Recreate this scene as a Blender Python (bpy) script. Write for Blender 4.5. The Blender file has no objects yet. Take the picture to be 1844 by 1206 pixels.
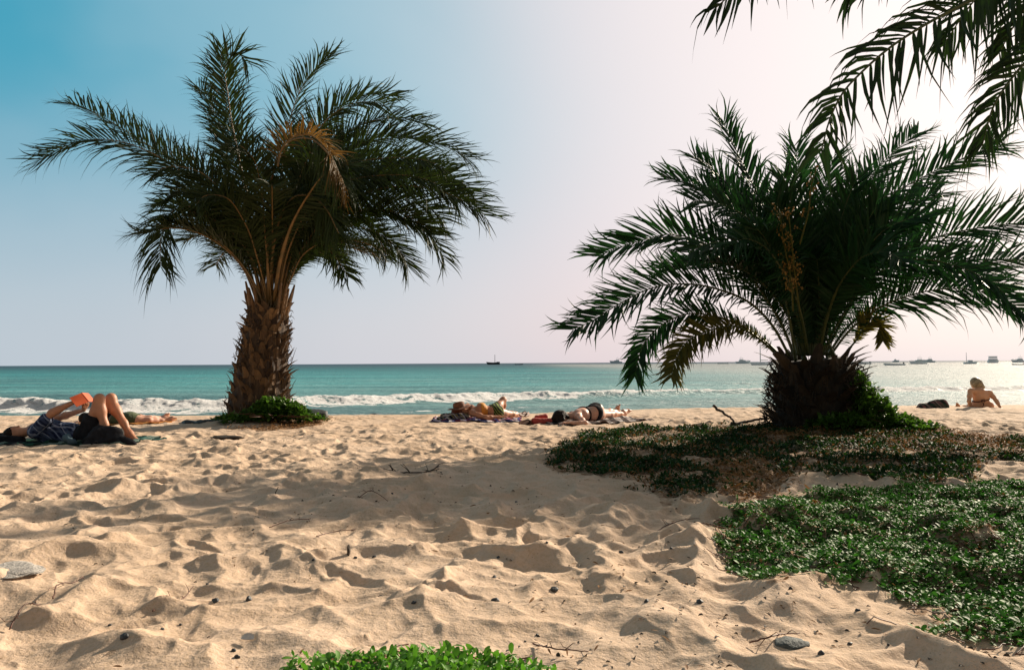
import bpy, math, random
import numpy as np
from mathutils import Matrix, Vector
R = math.radians
rng = np.random.default_rng(7)
random.seed(7)
scene = bpy.context.scene
COL = scene.collection

# ------------------------------------------------------------------ camera
PW, PH, FPX = 1844.0, 1206.0, 1393.0
CAM = np.array([0.0, 0.0, 1.0])
HOR_C, HOR_S = 653.6, 0.0055            # horizon row in the middle, its slope
pitch = math.atan((HOR_C - PH / 2) / FPX)
roll = math.atan(HOR_S)
Fv = np.array([0, math.cos(pitch), math.sin(pitch)])
Rv = np.array([math.cos(roll), 0, -math.sin(roll)])
Rv = Rv - Fv * Rv.dot(Fv); Rv /= np.linalg.norm(Rv)
Uv = np.cross(Rv, Fv)
cam_d = bpy.data.cameras.new('camera')
cam = bpy.data.objects.new('camera', cam_d); COL.objects.link(cam)
M = Matrix.Identity(4)
for i in range(3):
    M[i][0] = Rv[i]; M[i][1] = Uv[i]; M[i][2] = -Fv[i]; M[i][3] = CAM[i]
cam.matrix_world = M
cam_d.sensor_width = 36; cam_d.lens = 36 * FPX / PW
cam_d.clip_start = 0.05; cam_d.clip_end = 60000
scene.camera = cam

def at(px, py, Y):
    d = Fv + Rv * ((px - PW / 2) / FPX) + Uv * ((PH / 2 - py) / FPX)
    return CAM + d * (Y / d[1])
def hor(px): return HOR_C - (px - PW / 2) * HOR_S

# ------------------------------------------------------------------ light
SUN_AZ, SUN_EL = R(43.5), R(25.5)           # right of the view direction, above horizon
sun_dir = np.array([math.sin(SUN_AZ) * math.cos(SUN_EL), math.cos(SUN_AZ) * math.cos(SUN_EL), math.sin(SUN_EL)])
sl = bpy.data.lights.new('sun', 'SUN'); sl.energy = 5.0; sl.angle = R(0.6); sl.color = (1.0, 0.86, 0.68)
so = bpy.data.objects.new('sun', sl); COL.objects.link(so)
so.rotation_euler = Vector(sun_dir).to_track_quat('Z', 'Y').to_euler()
so.location = (20, 20, 30)

world = bpy.data.worlds.new('World'); scene.world = world; world.use_nodes = True
nt = world.node_tree; nt.nodes.clear()
def N(tree, typ, **kw):
    n = tree.nodes.new(typ)
    for k, v in kw.items(): setattr(n, k, v)
    return n
def math_node(tree, op, a, b=None, clamp=False):
    n = N(tree, 'ShaderNodeMath', operation=op, use_clamp=clamp)
    for i, v in enumerate((a, b)):
        if v is None: continue
        if isinstance(v, (int, float)): n.inputs[i].default_value = v
        else: tree.links.new(v, n.inputs[i])
    return n.outputs[0]
def mix_col(tree, fac, a, b, blend='MIX'):
    n = N(tree, 'ShaderNodeMix', data_type='RGBA', blend_type=blend)
    n.clamp_factor = True
    for s, v in ((n.inputs[0], fac), (n.inputs[6], a), (n.inputs[7], b)):
        if isinstance(v, (int, float)): s.default_value = v
        elif isinstance(v, (tuple, list)): s.default_value = (*v[:3], 1)
        else: tree.links.new(v, s)
    return n.outputs[2]
def map_range(tree, v, a, b, c=0.0, d=1.0, smooth=True):
    n = N(tree, 'ShaderNodeMapRange', interpolation_type='SMOOTHSTEP' if smooth else 'LINEAR')
    tree.links.new(v, n.inputs[0])
    for i, x in enumerate((a, b, c, d)): n.inputs[i + 1].default_value = x
    return n.outputs[0]
def noise_node(t, scale, detail=4, rough=0.55, vec=None, dist=0.0):
    n = N(t, 'ShaderNodeTexNoise'); n.inputs['Scale'].default_value = scale; n.inputs['Detail'].default_value = detail
    n.inputs['Roughness'].default_value = rough; n.inputs['Distortion'].default_value = dist
    if vec is not None: t.links.new(vec, n.inputs['Vector'])
    return n.outputs['Fac']
tc = N(nt, 'ShaderNodeTexCoord')
dotn = N(nt, 'ShaderNodeVectorMath', operation='DOT_PRODUCT')
nt.links.new(tc.outputs['Generated'], dotn.inputs[0]); dotn.inputs[1].default_value = tuple(sun_dir)
sep = N(nt, 'ShaderNodeSeparateXYZ'); nt.links.new(tc.outputs['Generated'], sep.inputs[0])
dotv = dotn.outputs['Value']; zv = sep.outputs[2]
K = 10.0
def k(c): return tuple(x * K for x in c)
SKY_BLUE, SKY_PALE, SKY_PINK, SKY_WHITE = (0.018, 0.224, 0.325), (0.27, 0.415, 0.468), (0.525, 0.456, 0.474), (0.63, 0.568, 0.56)
s_lo = map_range(nt, dotv, 0.28, 0.90)
low = map_range(nt, zv, 0.0, 0.42, 1.0, 0.0, smooth=False)
low = math_node(nt, 'POWER', low, 1.35)
c1 = mix_col(nt, math_node(nt, 'ADD', math_node(nt, 'MULTIPLY', s_lo, 0.85), math_node(nt, 'MULTIPLY', low, 0.55), True), k(SKY_BLUE), k(SKY_PALE))
pinkf = math_node(nt, 'ADD', math_node(nt, 'MULTIPLY', map_range(nt, dotv, 0.56, 0.95), 0.8), math_node(nt, 'MULTIPLY', map_range(nt, zv, 0.0, 0.34, 0.72, 0.0), map_range(nt, dotv, 0.15, 0.70, 0.72, 1.0)), True)
c2 = mix_col(nt, pinkf, c1, k(SKY_PINK))
hz = noise_node(nt, 2.2, 4, 0.55, tc.outputs['Generated'], 0.4)                 # uneven thin haze
c2 = mix_col(nt, math_node(nt, 'MULTIPLY', map_range(nt, hz, 0.40, 0.72), 0.16), c2, k((0.52, 0.52, 0.55)))
c3 = mix_col(nt, map_range(nt, dotv, 0.70, 0.975), c2, k(SKY_WHITE))
nish = N(nt, 'ShaderNodeTexSky', sky_type='NISHITA')
nish.sun_disc = False; nish.sun_elevation = SUN_EL; nish.sun_rotation = SUN_AZ
nish.dust_density = 3.0; nish.air_density = 1.0
zen = math_node(nt, 'MULTIPLY', map_range(nt, zv, 0.42, 0.72), 0.85)          # unseen sky overhead dimmed and warmed to set the shade fill
yv = map_range(nt, sep.outputs[1], 0.25, -0.45)                                # same dimming behind the viewer
c3 = mix_col(nt, math_node(nt, 'MAXIMUM', zen, math_node(nt, 'MULTIPLY', yv, 0.85)), c3, k((0.15, 0.133, 0.118)))
c4 = mix_col(nt, 0.06, c3, nish.outputs[0])
bg = N(nt, 'ShaderNodeBackground'); bg.inputs[1].default_value = 1.0 / K
nt.links.new(c4, bg.inputs[0])
wo = N(nt, 'ShaderNodeOutputWorld'); nt.links.new(bg.outputs[0], wo.inputs[0])
scene.view_settings.view_transform = 'Standard'; scene.view_settings.look = 'None'
scene.view_settings.exposure = 0.62; scene.view_settings.gamma = 1.0
scene.render.engine = 'CYCLES'
scene.cycles.max_bounces = 6; scene.cycles.sample_clamp_indirect = 4.0

# ------------------------------------------------------------------ noise
_perm = np.random.default_rng(3).permutation(4096)
def _hash(ix, iy, s): return _perm[(ix + _perm[(iy + s * 131) & 4095]) & 4095]
def perlin(x, y, s=0):
    ix = np.floor(x).astype(np.int64); iy = np.floor(y).astype(np.int64)
    fx = x - ix; fy = y - iy
    u = fx * fx * fx * (fx * (fx * 6 - 15) + 10); v = fy * fy * fy * (fy * (fy * 6 - 15) + 10)
    def g(dx, dy):
        a = _hash(ix + dx, iy + dy, s) * (2 * math.pi / 4096)
        return np.cos(a) * (fx - dx) + np.sin(a) * (fy - dy)
    a = g(0, 0); b = g(1, 0); c = g(0, 1); d = g(1, 1)
    return (a + u * (b - a)) * (1 - v) + (c + u * (d - c)) * v
def fbm(x, y, s=0, o=4):
    t = 0; amp = 1.0
    for i in range(o):
        t = t + amp * perlin(x * 2 ** i + 17.3 * i, y * 2 ** i - 9.1 * i, s + i); amp *= 0.5
    return t
def bowls(x, y, cell, s, kk=9.0):
    """soft Worley: trampled pits divided by crests; returns about 0..1"""
    gx = x / cell; gy = y / cell
    ix = np.floor(gx).astype(np.int64); iy = np.floor(gy).astype(np.int64)
    acc = np.zeros_like(gx)
    for dx in (-1, 0, 1):
        for dy in (-1, 0, 1):
            h = _hash(ix + dx, iy + dy, s); h2 = _hash(ix + dx + 77, iy + dy + 31, s + 5); h3 = _hash(ix + dx + 7, iy + dy + 3, s + 9)
            px = ix + dx + h / 4096.0; py = iy + dy + h2 / 4096.0
            ang = h3 * (2 * math.pi / 4096); el = 1.0 + 0.7 * (h2 / 4096.0)
            ex = (gx - px); ey = (gy - py)
            a = ex * np.cos(ang) + ey * np.sin(ang); b = (-ex * np.sin(ang) + ey * np.cos(ang)) * el
            d2 = a * a + b * b + 0.35 * (h / 4096.0 - 0.5)
            acc += np.exp(-kk * d2)
    return -np.log(acc + 1e-9) / kk

# ------------------------------------------------------------------ sand height
SEA_Z = -1.0
def crest_y(x): return np.interp(x, [-30, -10, -3, 0, 3, 10, 30], [14.6, 14.4, 13.9, 14.1, 15.6, 16.4, 17.5])
def base_z(x, y):
    t = y - crest_y(x)
    drop = np.where(t > 0, -0.02 * t * t / (1 + 0.14 * t) , 0.0)
    drop = np.maximum(drop, -3.0)
    back = np.where(y < -3, (-3 - y) * 0.015, 0.0)
    z = drop + np.minimum(back, 1.5)
    z = z + 0.035 * fbm(x * 0.28, y * 0.28, 11, 3) * np.clip(1 - t / 6, 0, 1)
    # mounds that the palms stand on
    for (cx, cy, r, h) in MOUNDS:
        z = z + h * np.exp(-((x - cx) ** 2 + (y - cy) ** 2) / (r * r))
    return z
MOUNDS = [(-4.2, 13.1, 1.3, 0.10), (4.4, 10.9, 1.6, 0.08)]
def sand_z(x, y):
    x = np.asarray(x, float); y = np.asarray(y, float)
    t = y - crest_y(x)
    amp = np.interp(t, [-9, -4, 0, 4], [1.0, 0.8, 0.5, 0.0])
    amp = amp * (0.75 + 0.6 * np.clip(fbm(x * 0.5, y * 0.5, 40, 2) + 0.2, -0.6, 1))
    wx = x + 0.13 * fbm(x * 2.4, y * 2.4, 60, 3); wy = y + 0.13 * fbm(x * 2.4, y * 2.4, 66, 3)
    ca, sa = math.cos(0.5), math.sin(0.5)
    rx, ry = wx * ca + wy * sa, -wx * sa + wy * ca
    far = np.clip((y - 4.5) / 4.0, 0, 1)
    h = (0.078 - 0.040 * far) * bowls(rx, ry, 0.46, 21, 15) + (0.064 + 0.004 * far) * bowls(wx + 0.5, wy, 0.27, 27, 20) + (0.022 + 0.010 * far) * bowls(wx * 1.02 + 3.1, wy + 0.7, 0.14, 33, 18) + 0.012 * fbm(x * 3.2, y * 3.2, 30, 3)
    amp = amp * (1 + 0.55 * np.clip((x / np.maximum(y, 1) + 0.25) * 2.2, 0, 1) * np.clip((6.5 - y) / 2.5, 0, 1))
    amp = amp * (1 - 0.6 * np.exp(-((x + 0.25) / 0.9) ** 2 - ((y - 2.2) / 0.75) ** 2))
    return base_z(x, y) + amp * (h - 0.025) + prints_z(np.atleast_1d(x), np.atleast_1d(y)).reshape(x.shape)

def _prints():
    r = np.random.default_rng(44); out = []
    for k in range(15):
        x, y = r.uniform(-4.5, 4.0), r.uniform(3.0, 11.0); a = r.uniform(0, 6.28); sd = 1
        for i in range(r.integers(5, 12)):
            out.append((x + sd * 0.09 * math.cos(a), y + sd * 0.09 * math.sin(a), a + r.normal(0, .12), r.uniform(.010, .026), r.uniform(.9, 1.2)))
            sd = -sd; a += r.normal(0, 0.08); x += -math.sin(a) * 0.58; y += math.cos(a) * 0.58
    return [p for p in out if 2.7 < p[1] < 12.5 and abs(p[0]) < p[1] * 0.72]
PRINTS = _prints()
def prints_z(x, y):
    z = np.zeros_like(x)
    for cx, cy, a, dep, sc in PRINTS:
        m = np.nonzero((np.abs(x - cx) < 0.34) & (np.abs(y - cy) < 0.34))[0]
        if not len(m): continue
        dx, dy = x[m] - cx, y[m] - cy; u = (-dx * math.sin(a) + dy * math.cos(a)) / sc; v = (dx * math.cos(a) + dy * math.sin(a)) / sc
        w = np.where(u > 0, 0.052, 0.042) * (1 - 0.18 * np.exp(-(u / .03) ** 2))
        q = np.sqrt((u / 0.145) ** 2 + (v / w) ** 2) + 0.30 * fbm(dx * 9 + cx, dy * 9 + cy, 9, 2)
        z[m] += -dep / (1 + np.exp((q - 1) * 6)) + 0.35 * dep * np.exp(-((q - 1.35) / 0.28) ** 2) * (1 + 0.6 * np.clip(u / .15, -1, 1))
    return z
def ground(px, py, dz=0.0):
    """point where the picture ray meets the smooth beach"""
    d = Fv + Rv * ((px - PW / 2) / FPX) + Uv * ((PH / 2 - py) / FPX)
    z = 0.0
    for _ in range(8):
        t = (CAM[2] - z) / -d[2]; p = CAM + d * t
        z = float(base_z(np.array([p[0]]), np.array([p[1]]))[0])
    p[2] = float(sand_z(np.array([p[0]]), np.array([p[1]]))[0]) + dz
    return p
def gz(x, y): return float(sand_z(np.array([x]), np.array([y]))[0])

# ------------------------------------------------------------------ object helpers
def tag(o, label=None, cat=None, group=None, kind=None):
    if label: o['label'] = label
    if cat: o['category'] = cat
    if group: o['group'] = group
    if kind: o['kind'] = kind
    return o
def empty(name, loc, label, cat, group=None):
    o = bpy.data.objects.new(name, None); COL.objects.link(o); o.location = tuple(loc); o.empty_display_size = 0.1
    return tag(o, label, cat, group)
def origin_of(o):
    v = np.zeros(3)
    while o is not None:
        v += np.array(o.location); o = o.parent
    return v
def link_mesh(name, V, polys, mats, parent=None, origin=None, smooth=True, attrs=None):
    """polys: list of (int array k x m, material index)"""
    V = np.asarray(V, float)
    if origin is None: origin = np.zeros(3) if parent is None else origin_of(parent)
    origin = np.asarray(origin, float)
    me = bpy.data.meshes.new(name)
    V2 = (V - origin).astype(np.float32)
    me.vertices.add(len(V2)); me.vertices.foreach_set('co', V2.ravel())
    loops = np.concatenate([f.ravel() for f, _ in polys]).astype(np.int32)
    tot = np.concatenate([np.full(len(f), f.shape[1], np.int32) for f, _ in polys])
    mi = np.concatenate([np.full(len(f), m, np.int32) for f, m in polys])
    st = np.concatenate([[0], np.cumsum(tot)[:-1]]).astype(np.int32)
    me.loops.add(len(loops)); me.loops.foreach_set('vertex_index', loops)
    me.polygons.add(len(tot)); me.polygons.foreach_set('loop_start', st); me.polygons.foreach_set('loop_total', tot)
    for m in (mats if isinstance(mats, (list, tuple)) else [mats]): me.materials.append(m)
    me.polygons.foreach_set('material_index', mi)
    me.polygons.foreach_set('use_smooth', np.full(len(tot), bool(smooth)))
    me.update(calc_edges=True); me.validate()
    if attrs:
        for kname, arr in attrs.items():
            a = me.attributes.new(kname, 'FLOAT', 'POINT'); a.data.foreach_set('value', np.asarray(arr, np.float32))
    o = bpy.data.objects.new(name, me); COL.objects.link(o)
    if parent is not None:
        o.parent = parent
    else:
        o.location = tuple(origin)
    return o
class MB:
    def __init__(s): s.V = []; s.n = 0; s.P = []; s.T = []
    def add(s, V, F, m=0, t=0.5):
        V = np.asarray(V, float).reshape(-1, 3); F = np.asarray(F, np.int64)
        s.V.append(V); s.P.append((F + s.n, m)); s.n += len(V)
        s.T.append(np.full(len(V), t) if np.isscalar(t) else np.asarray(t))
        return s
    def tube(s, pts, rad, sides=8, m=0, t=0.5, flat=1.0, cap=True):
        pts = np.asarray(pts, float); n = len(pts)
        rad = np.full(n, rad) if np.isscalar(rad) else np.asarray(rad, float)
        T = np.gradient(pts, axis=0); T /= np.linalg.norm(T, axis=1)[:, None] + 1e-12
        ref = np.array([0, 0, 1.0]) if abs(T[0][2]) < 0.9 else np.array([1.0, 0, 0])
        rings = []
        for i in range(n):
            a = np.cross(T[i], ref); a /= np.linalg.norm(a) + 1e-12; b = np.cross(a, T[i])
            ref = b
            ang = np.arange(sides) * 2 * math.pi / sides
            rings.append(pts[i] + rad[i] * (np.cos(ang)[:, None] * a + flat * np.sin(ang)[:, None] * b))
        V = np.concatenate(rings)
        i = np.arange(n - 1)[:, None] * sides; j = np.arange(sides)[None]; j2 = (j + 1) % sides
        F = np.stack([i + j, i + j2, i + sides + j2, i + sides + j], -1).reshape(-1, 4)
        s.add(V, F, m, t)
        if cap:
            s.P.append((np.array([np.arange(sides)[::-1] + s.n - len(V)]), m)); s.P.append((np.array([np.arange(sides) + s.n - sides]), m))
        return s
    def box(s, c, size, m=0, rot=None, taper=(1, 1), t=0.5):
        x, y, z = [v / 2 for v in size]; tx, ty = taper
        V = np.array([[-x, -y, -z], [x, -y, -z], [x, y, -z], [-x, y, -z], [-x * tx, -y * ty, z], [x * tx, -y * ty, z], [x * tx, y * ty, z], [-x * tx, y * ty, z]])
        if rot is not None: V = V @ np.asarray(rot).T
        F = [[0, 3, 2, 1], [4, 5, 6, 7], [0, 1, 5, 4], [1, 2, 6, 5], [2, 3, 7, 6], [3, 0, 4, 7]]
        return s.add(V + np.asarray(c), F, m, t)
    def ball(s, c, r, m=0, seg=12, rings=8, rot=None, jitter=0.0, t=0.5, seed=0):
        r = np.array([r] * 3) if np.isscalar(r) else np.asarray(r, float)
        th = np.linspace(0, math.pi, rings + 1)[1:-1]; ph = np.arange(seg) * 2 * math.pi / seg
        P = np.stack([np.sin(th)[:, None] * np.cos(ph), np.sin(th)[:, None] * np.sin(ph), np.cos(th)[:, None] * np.ones(seg)], -1).reshape(-1, 3)
        P = np.concatenate([P, [[0, 0, 1], [0, 0, -1]]])
        if jitter:
            P = P * (1 + jitter * np.random.default_rng(seed).normal(size=(len(P), 1)))
        V = P * r
        if rot is not None: V = V @ np.asarray(rot).T
        nr = rings - 1; i = np.arange(nr - 1)[:, None] * seg; j = np.arange(seg)[None]; j2 = (j + 1) % seg
        F = np.stack([i + j, i + seg + j, i + seg + j2, i + j2], -1).reshape(-1, 4)
        k0 = s.n
        s.add(V + np.asarray(c), F, m, t)
        j = np.arange(seg); j2 = (j + 1) % seg
        s.P.append((np.stack([np.full(seg, nr * seg), j, j2], -1) + k0, m))
        b = (nr - 1) * seg
        s.P.append((np.stack([np.full(seg, nr * seg + 1), b + j2, b + j], -1) + k0, m))
        return s
    def build(s, name, mats, parent=None, origin=None, smooth=True):
        return link_mesh(name, np.concatenate(s.V), s.P, mats, parent, origin, smooth, {'tint': np.concatenate(s.T)})
def rotz(a):
    c, s = math.cos(a), math.sin(a); return np.array([[c, -s, 0], [s, c, 0], [0, 0, 1.0]])
def roty(a):
    c, s = math.cos(a), math.sin(a); return np.array([[c, 0, s], [0, 1, 0], [-s, 0, c]])
def rotx(a):
    c, s = math.cos(a), math.sin(a); return np.array([[1, 0, 0], [0, c, -s], [0, s, c]])
def spline(P, n):
    P = np.asarray(P, float)
    if len(P) == 2: P = np.array([P[0], (P[0] + P[1]) / 2, P[1]])
    seg = np.linalg.norm(np.diff(P, axis=0), axis=1); u = np.concatenate([[0], np.cumsum(seg)]); 
    m = np.gradient(P, u, axis=0)
    t = np.linspace(0, u[-1], n); i = np.clip(np.searchsorted(u, t, 'right') - 1, 0, len(P) - 2)
    h = (u[i + 1] - u[i]); s = ((t - u[i]) / h)[:, None]; h = h[:, None]
    return (2*s**3-3*s**2+1)*P[i] + (s**3-2*s**2+s)*h*m[i] + (-2*s**3+3*s**2)*P[i+1] + (s**3-s**2)*h*m[i+1]

# ------------------------------------------------------------------ materials
def new_mat(name):
    m = bpy.data.materials.new(name); m.use_nodes = True
    t = m.node_tree; b = t.nodes['Principled BSDF']
    return m, t, b
def bump(t, b, h, dist, strength=1.0, prev=None):
    n = N(t, 'ShaderNodeBump'); n.inputs['Distance'].default_value = dist; n.inputs['Strength'].default_value = strength
    t.links.new(h, n.inputs['Height'])
    if prev is not None: t.links.new(prev, n.inputs['Normal'])
    if b is not None: t.links.new(n.outputs[0], b.inputs['Normal'])
    return n.outputs[0]
def attr(t, name):
    a = N(t, 'ShaderNodeAttribute'); a.attribute_name = name; return a.outputs['Fac']
def simple(name, c1, c2=None, rough=0.6, scale=8.0, bumpd=0.0, bscale=None, spec=0.5, metallic=0.0):
    m, t, b = new_mat(name)
    tc = N(t, 'ShaderNodeTexCoord').outputs['Object']
    c2 = c2 or tuple(x * 0.75 for x in c1)
    f = noise_node(t, scale, 5, 0.6, tc)
    t.links.new(mix_col(t, map_range(t, f, 0.32, 0.68), c1, c2), b.inputs['Base Color'])
    b.inputs['Roughness'].default_value = rough; b.inputs['Specular IOR Level'].default_value = spec
    b.inputs['Metallic'].default_value = metallic
    if bumpd: bump(t, b, noise_node(t, bscale or scale * 4, 5, 0.6, tc), bumpd)
    return m
def leafy(name, dark, light, rough=0.45, transl=0.15, tcol=None, spec=0.16):
    """leaf material: colour by the leaf's own tint, a little light through the blade"""
    m, t, b = new_mat(name)
    tc = N(t, 'ShaderNodeTexCoord').outputs['Object']
    f = math_node(t, 'ADD', math_node(t, 'MULTIPLY', attr(t, 'tint'), 0.75), math_node(t, 'MULTIPLY', noise_node(t, 3.0, 3, 0.5, tc), 0.25), True)
    c = mix_col(t, f, dark, light)
    t.links.new(c, b.inputs['Base Color']); b.inputs['Roughness'].default_value = rough; b.inputs['Specular IOR Level'].default_value = spec
    tr = N(t, 'ShaderNodeBsdfTranslucent'); t.links.new(mix_col(t, f, tcol or light, tuple(x * 1.6 for x in (tcol or light))), tr.inputs[0])
    mx = N(t, 'ShaderNodeMixShader'); mx.inputs[0].default_value = transl
    t.links.new(b.outputs[0], mx.inputs[1]); t.links.new(tr.outputs[0], mx.inputs[2])
    t.links.new(mx.outputs[0], t.nodes['Material Output'].inputs[0])
    return m

def sand_material():
    m, t, b = new_mat('sand')
    tc = N(t, 'ShaderNodeTexCoord').outputs['Object']
    big = noise_node(t, 0.8, 4, 0.6, tc); fine = noise_node(t, 55, 5, 0.7, tc); grain = noise_node(t, 420, 3, 0.7, tc)
    c = mix_col(t, map_range(t, big, 0.35, 0.65), (0.645, 0.485, 0.36), (0.59, 0.43, 0.305))
    c = mix_col(t, map_range(t, fine, 0.42, 0.72, 0, 0.45), c, (0.40, 0.27, 0.145))
    vor = N(t, 'ShaderNodeTexVoronoi'); vor.inputs['Scale'].default_value = 55; t.links.new(tc, vor.inputs['Vector'])
    dots = math_node(t, 'MULTIPLY', map_range(t, vor.outputs['Distance'], 0.10, 0.16, 1, 0), map_range(t, noise_node(t, 5, 3, 0.6, tc), 0.52, 0.66))
    c = mix_col(t, math_node(t, 'MULTIPLY', dots, 0.55), c, (0.13, 0.08, 0.04))
    lit = math_node(t, 'ADD', attr(t, 'litter'), math_node(t, 'MULTIPLY', math_node(t, 'SUBTRACT', noise_node(t, 14, 6, 0.7, tc), 0.5), 1.2))
    c = mix_col(t, map_range(t, lit, 0.35, 0.75, 0, 0.9), c, mix_col(t, noise_node(t, 60, 4, 0.7, tc), (0.10, 0.045, 0.015), (0.30, 0.16, 0.07)))
    wet = attr(t, 'wet')
    c = mix_col(t, wet, c, (0.20, 0.13, 0.08))
    t.links.new(c, b.inputs['Base Color'])
    t.links.new(math_node(t, 'SUBTRACT', 0.92, math_node(t, 'MULTIPLY', wet, 0.6)), b.inputs['Roughness'])
    b.inputs['Specular IOR Level'].default_value = 0.15
    n1 = bump(t, None, noise_node(t, 13, 5, 0.6, tc), 0.022, 0.8)
    n2 = bump(t, None, fine, 0.006, 0.8, n1)
    bump(t, b, grain, 0.0012, 0.8, n2)
    return m
# sea
def sea_material():
    m, t, b = new_mat('sea_water')
    out = t.nodes['Material Output']; t.nodes.remove(b)
    tc = N(t, 'ShaderNodeTexCoord').outputs['Object']
    def mapped(sx, sy):
        mp = N(t, 'ShaderNodeMapping'); mp.inputs['Scale'].default_value = (sx, sy, 1); t.links.new(tc, mp.inputs['Vector']); return mp.outputs[0]
    d = attr(t, 'shore')
    r = N(t, 'ShaderNodeValToRGB'); t.links.new(d, r.inputs[0])
    e = r.color_ramp.elements
    e[0].position = 0.0; e[0].color = (0.13, 0.24, 0.24, 1)
    e[1].position = 1.0; e[1].color = (0.0005, 0.040, 0.085, 1)
    for p, c in ((0.16, (0.11, 0.25, 0.26)), (0.30, (0.05, 0.285, 0.305)), (0.48, (0.02, 0.265, 0.295)), (0.62, (0.004, 0.15, 0.18)), (0.8, (0.0008, 0.066, 0.10))):
        x = e.new(p); x.color = (*c, 1)
    patch = noise_node(t, 1.0, 5, 0.6, mapped(0.02, 0.075))
    c = mix_col(t, map_range(t, patch, 0.40, 0.62, 0, 0.55), r.outputs[0], (0.004, 0.08, 0.105))
    chop = noise_node(t, 1.0, 6, 0.65, mapped(0.16, 0.85), 0.3)
    c = mix_col(t, math_node(t, 'MULTIPLY', map_range(t, chop, 0.50, 0.66), map_range(t, d, 0.75, 0.1, 0.25, 0.75)), c, (0.012, 0.12, 0.15))
    c = mix_col(t, math_node(t, 'MULTIPLY', map_range(t, noise_node(t, 1.0, 5, 0.6, mapped(0.03, 0.22)), 0.48, 0.64), map_range(t, d, 0.70, 0.2, 0.0, 0.5)), c, (0.19, 0.42, 0.42))
    c = mix_col(t, math_node(t, 'MULTIPLY', attr(t, 'pale_glare'), map_range(t, patch, 0.30, 0.60, 0.80, 0.60)), c, (0.40, 0.42, 0.415))  # pale sky and sun reflection painted into the water colour
    dif = N(t, 'ShaderNodeBsdfDiffuse'); glo = N(t, 'ShaderNodeBsdfGlossy'); glo.inputs['Roughness'].default_value = 0.5; glo.inputs[0].default_value = (0.9, 0.86, 0.86, 1)
    t.links.new(c, dif.inputs[0])
    n1 = bump(t, None, noise_node(t, 1.0, 6, 0.62, mapped(0.5, 1.1)), 0.55, 1.0)
    n2 = bump(t, None, noise_node(t, 1.0, 5, 0.6, mapped(2.2, 5.0)), 0.12, 1.0, n1)
    for s in (dif, glo): t.links.new(n2, s.inputs['Normal'])
    mx = N(t, 'ShaderNodeMixShader'); mx.inputs[0].default_value = 0.14
    t.links.new(dif.outputs[0], mx.inputs[1]); t.links.new(glo.outputs[0], mx.inputs[2])
    fo = N(t, 'ShaderNodeBsdfDiffuse'); fo.inputs[0].default_value = (0.93, 0.93, 0.93, 1)
    fn = noise_node(t, 1.0, 8, 0.68, mapped(1.1, 1.6), 0.6)
    fine = noise_node(t, 1.0, 6, 0.7, mapped(5, 6))
    f = math_node(t, 'ADD', attr(t, 'foam'), math_node(t, 'ADD', math_node(t, 'MULTIPLY', math_node(t, 'SUBTRACT', fn, 0.52), 3.0), math_node(t, 'MULTIPLY', math_node(t, 'SUBTRACT', fine, 0.5), 0.8)))
    f = math_node(t, 'MULTIPLY', map_range(t, f, 0.42, 0.66), map_range(t, attr(t, 'foam'), 0.02, 0.2))
    upn = N(t, 'ShaderNodeCombineXYZ'); upn.inputs[2].default_value = 1.0; upn.inputs[0].default_value = 0.25
    nf = bump(t, None, fine, 0.10, 1.0, upn.outputs[0]); nf = bump(t, None, noise_node(t, 1.0, 4, 0.6, mapped(1.6, 2.4)), 0.12, 1.0, nf); t.links.new(nf, fo.inputs['Normal'])
    ft = N(t, 'ShaderNodeBsdfTranslucent'); ft.inputs[0].default_value = (0.85, 0.85, 0.85, 1); fm = N(t, 'ShaderNodeMixShader'); fm.inputs[0].default_value = 0.3
    t.links.new(fo.outputs[0], fm.inputs[1]); t.links.new(ft.outputs[0], fm.inputs[2])
    mf = N(t, 'ShaderNodeMixShader'); t.links.new(f, mf.inputs[0])
    t.links.new(mx.outputs[0], mf.inputs[1]); t.links.new(fm.outputs[0], mf.inputs[2])
    t.links.new(mf.outputs[0], out.inputs[0])
    return m

MAT = {}
MAT['sand'] = sand_material(); MAT['sea'] = sea_material()
MAT['leaf_l'] = leafy('palm_leaf_olive', (0.012, 0.020, 0.006), (0.040, 0.060, 0.016), 0.5, 0.10, (0.05, 0.09, 0.01))
MAT['leaf_r'] = leafy('palm_leaf_green', (0.006, 0.024, 0.009), (0.020, 0.062, 0.022), 0.45, 0.14, (0.025, 0.11, 0.02))
MAT['leaf_n'] = leafy('palm_leaf_near', (0.008, 0.018, 0.008), (0.022, 0.044, 0.016), 0.5, 0.10, (0.03, 0.08, 0.01))
MAT['leaf_dry'] = leafy('palm_leaf_dry', (0.045, 0.035, 0.012), (0.15, 0.095, 0.032), 0.6, 0.15, (0.3, 0.15, 0.03))
MAT['leaf_yellow'] = leafy('palm_leaf_yellowing', (0.03, 0.04, 0.008), (0.14, 0.12, 0.02), 0.5, 0.15, (0.18, 0.16, 0.02))
MAT['rachis_l'] = simple('palm_rachis_tan', (0.22, 0.12, 0.035), (0.12, 0.075, 0.022), 0.5, 6)
MAT['rachis_r'] = simple('palm_rachis_green', (0.075, 0.085, 0.020), (0.035, 0.055, 0.015), 0.5, 6)
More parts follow.
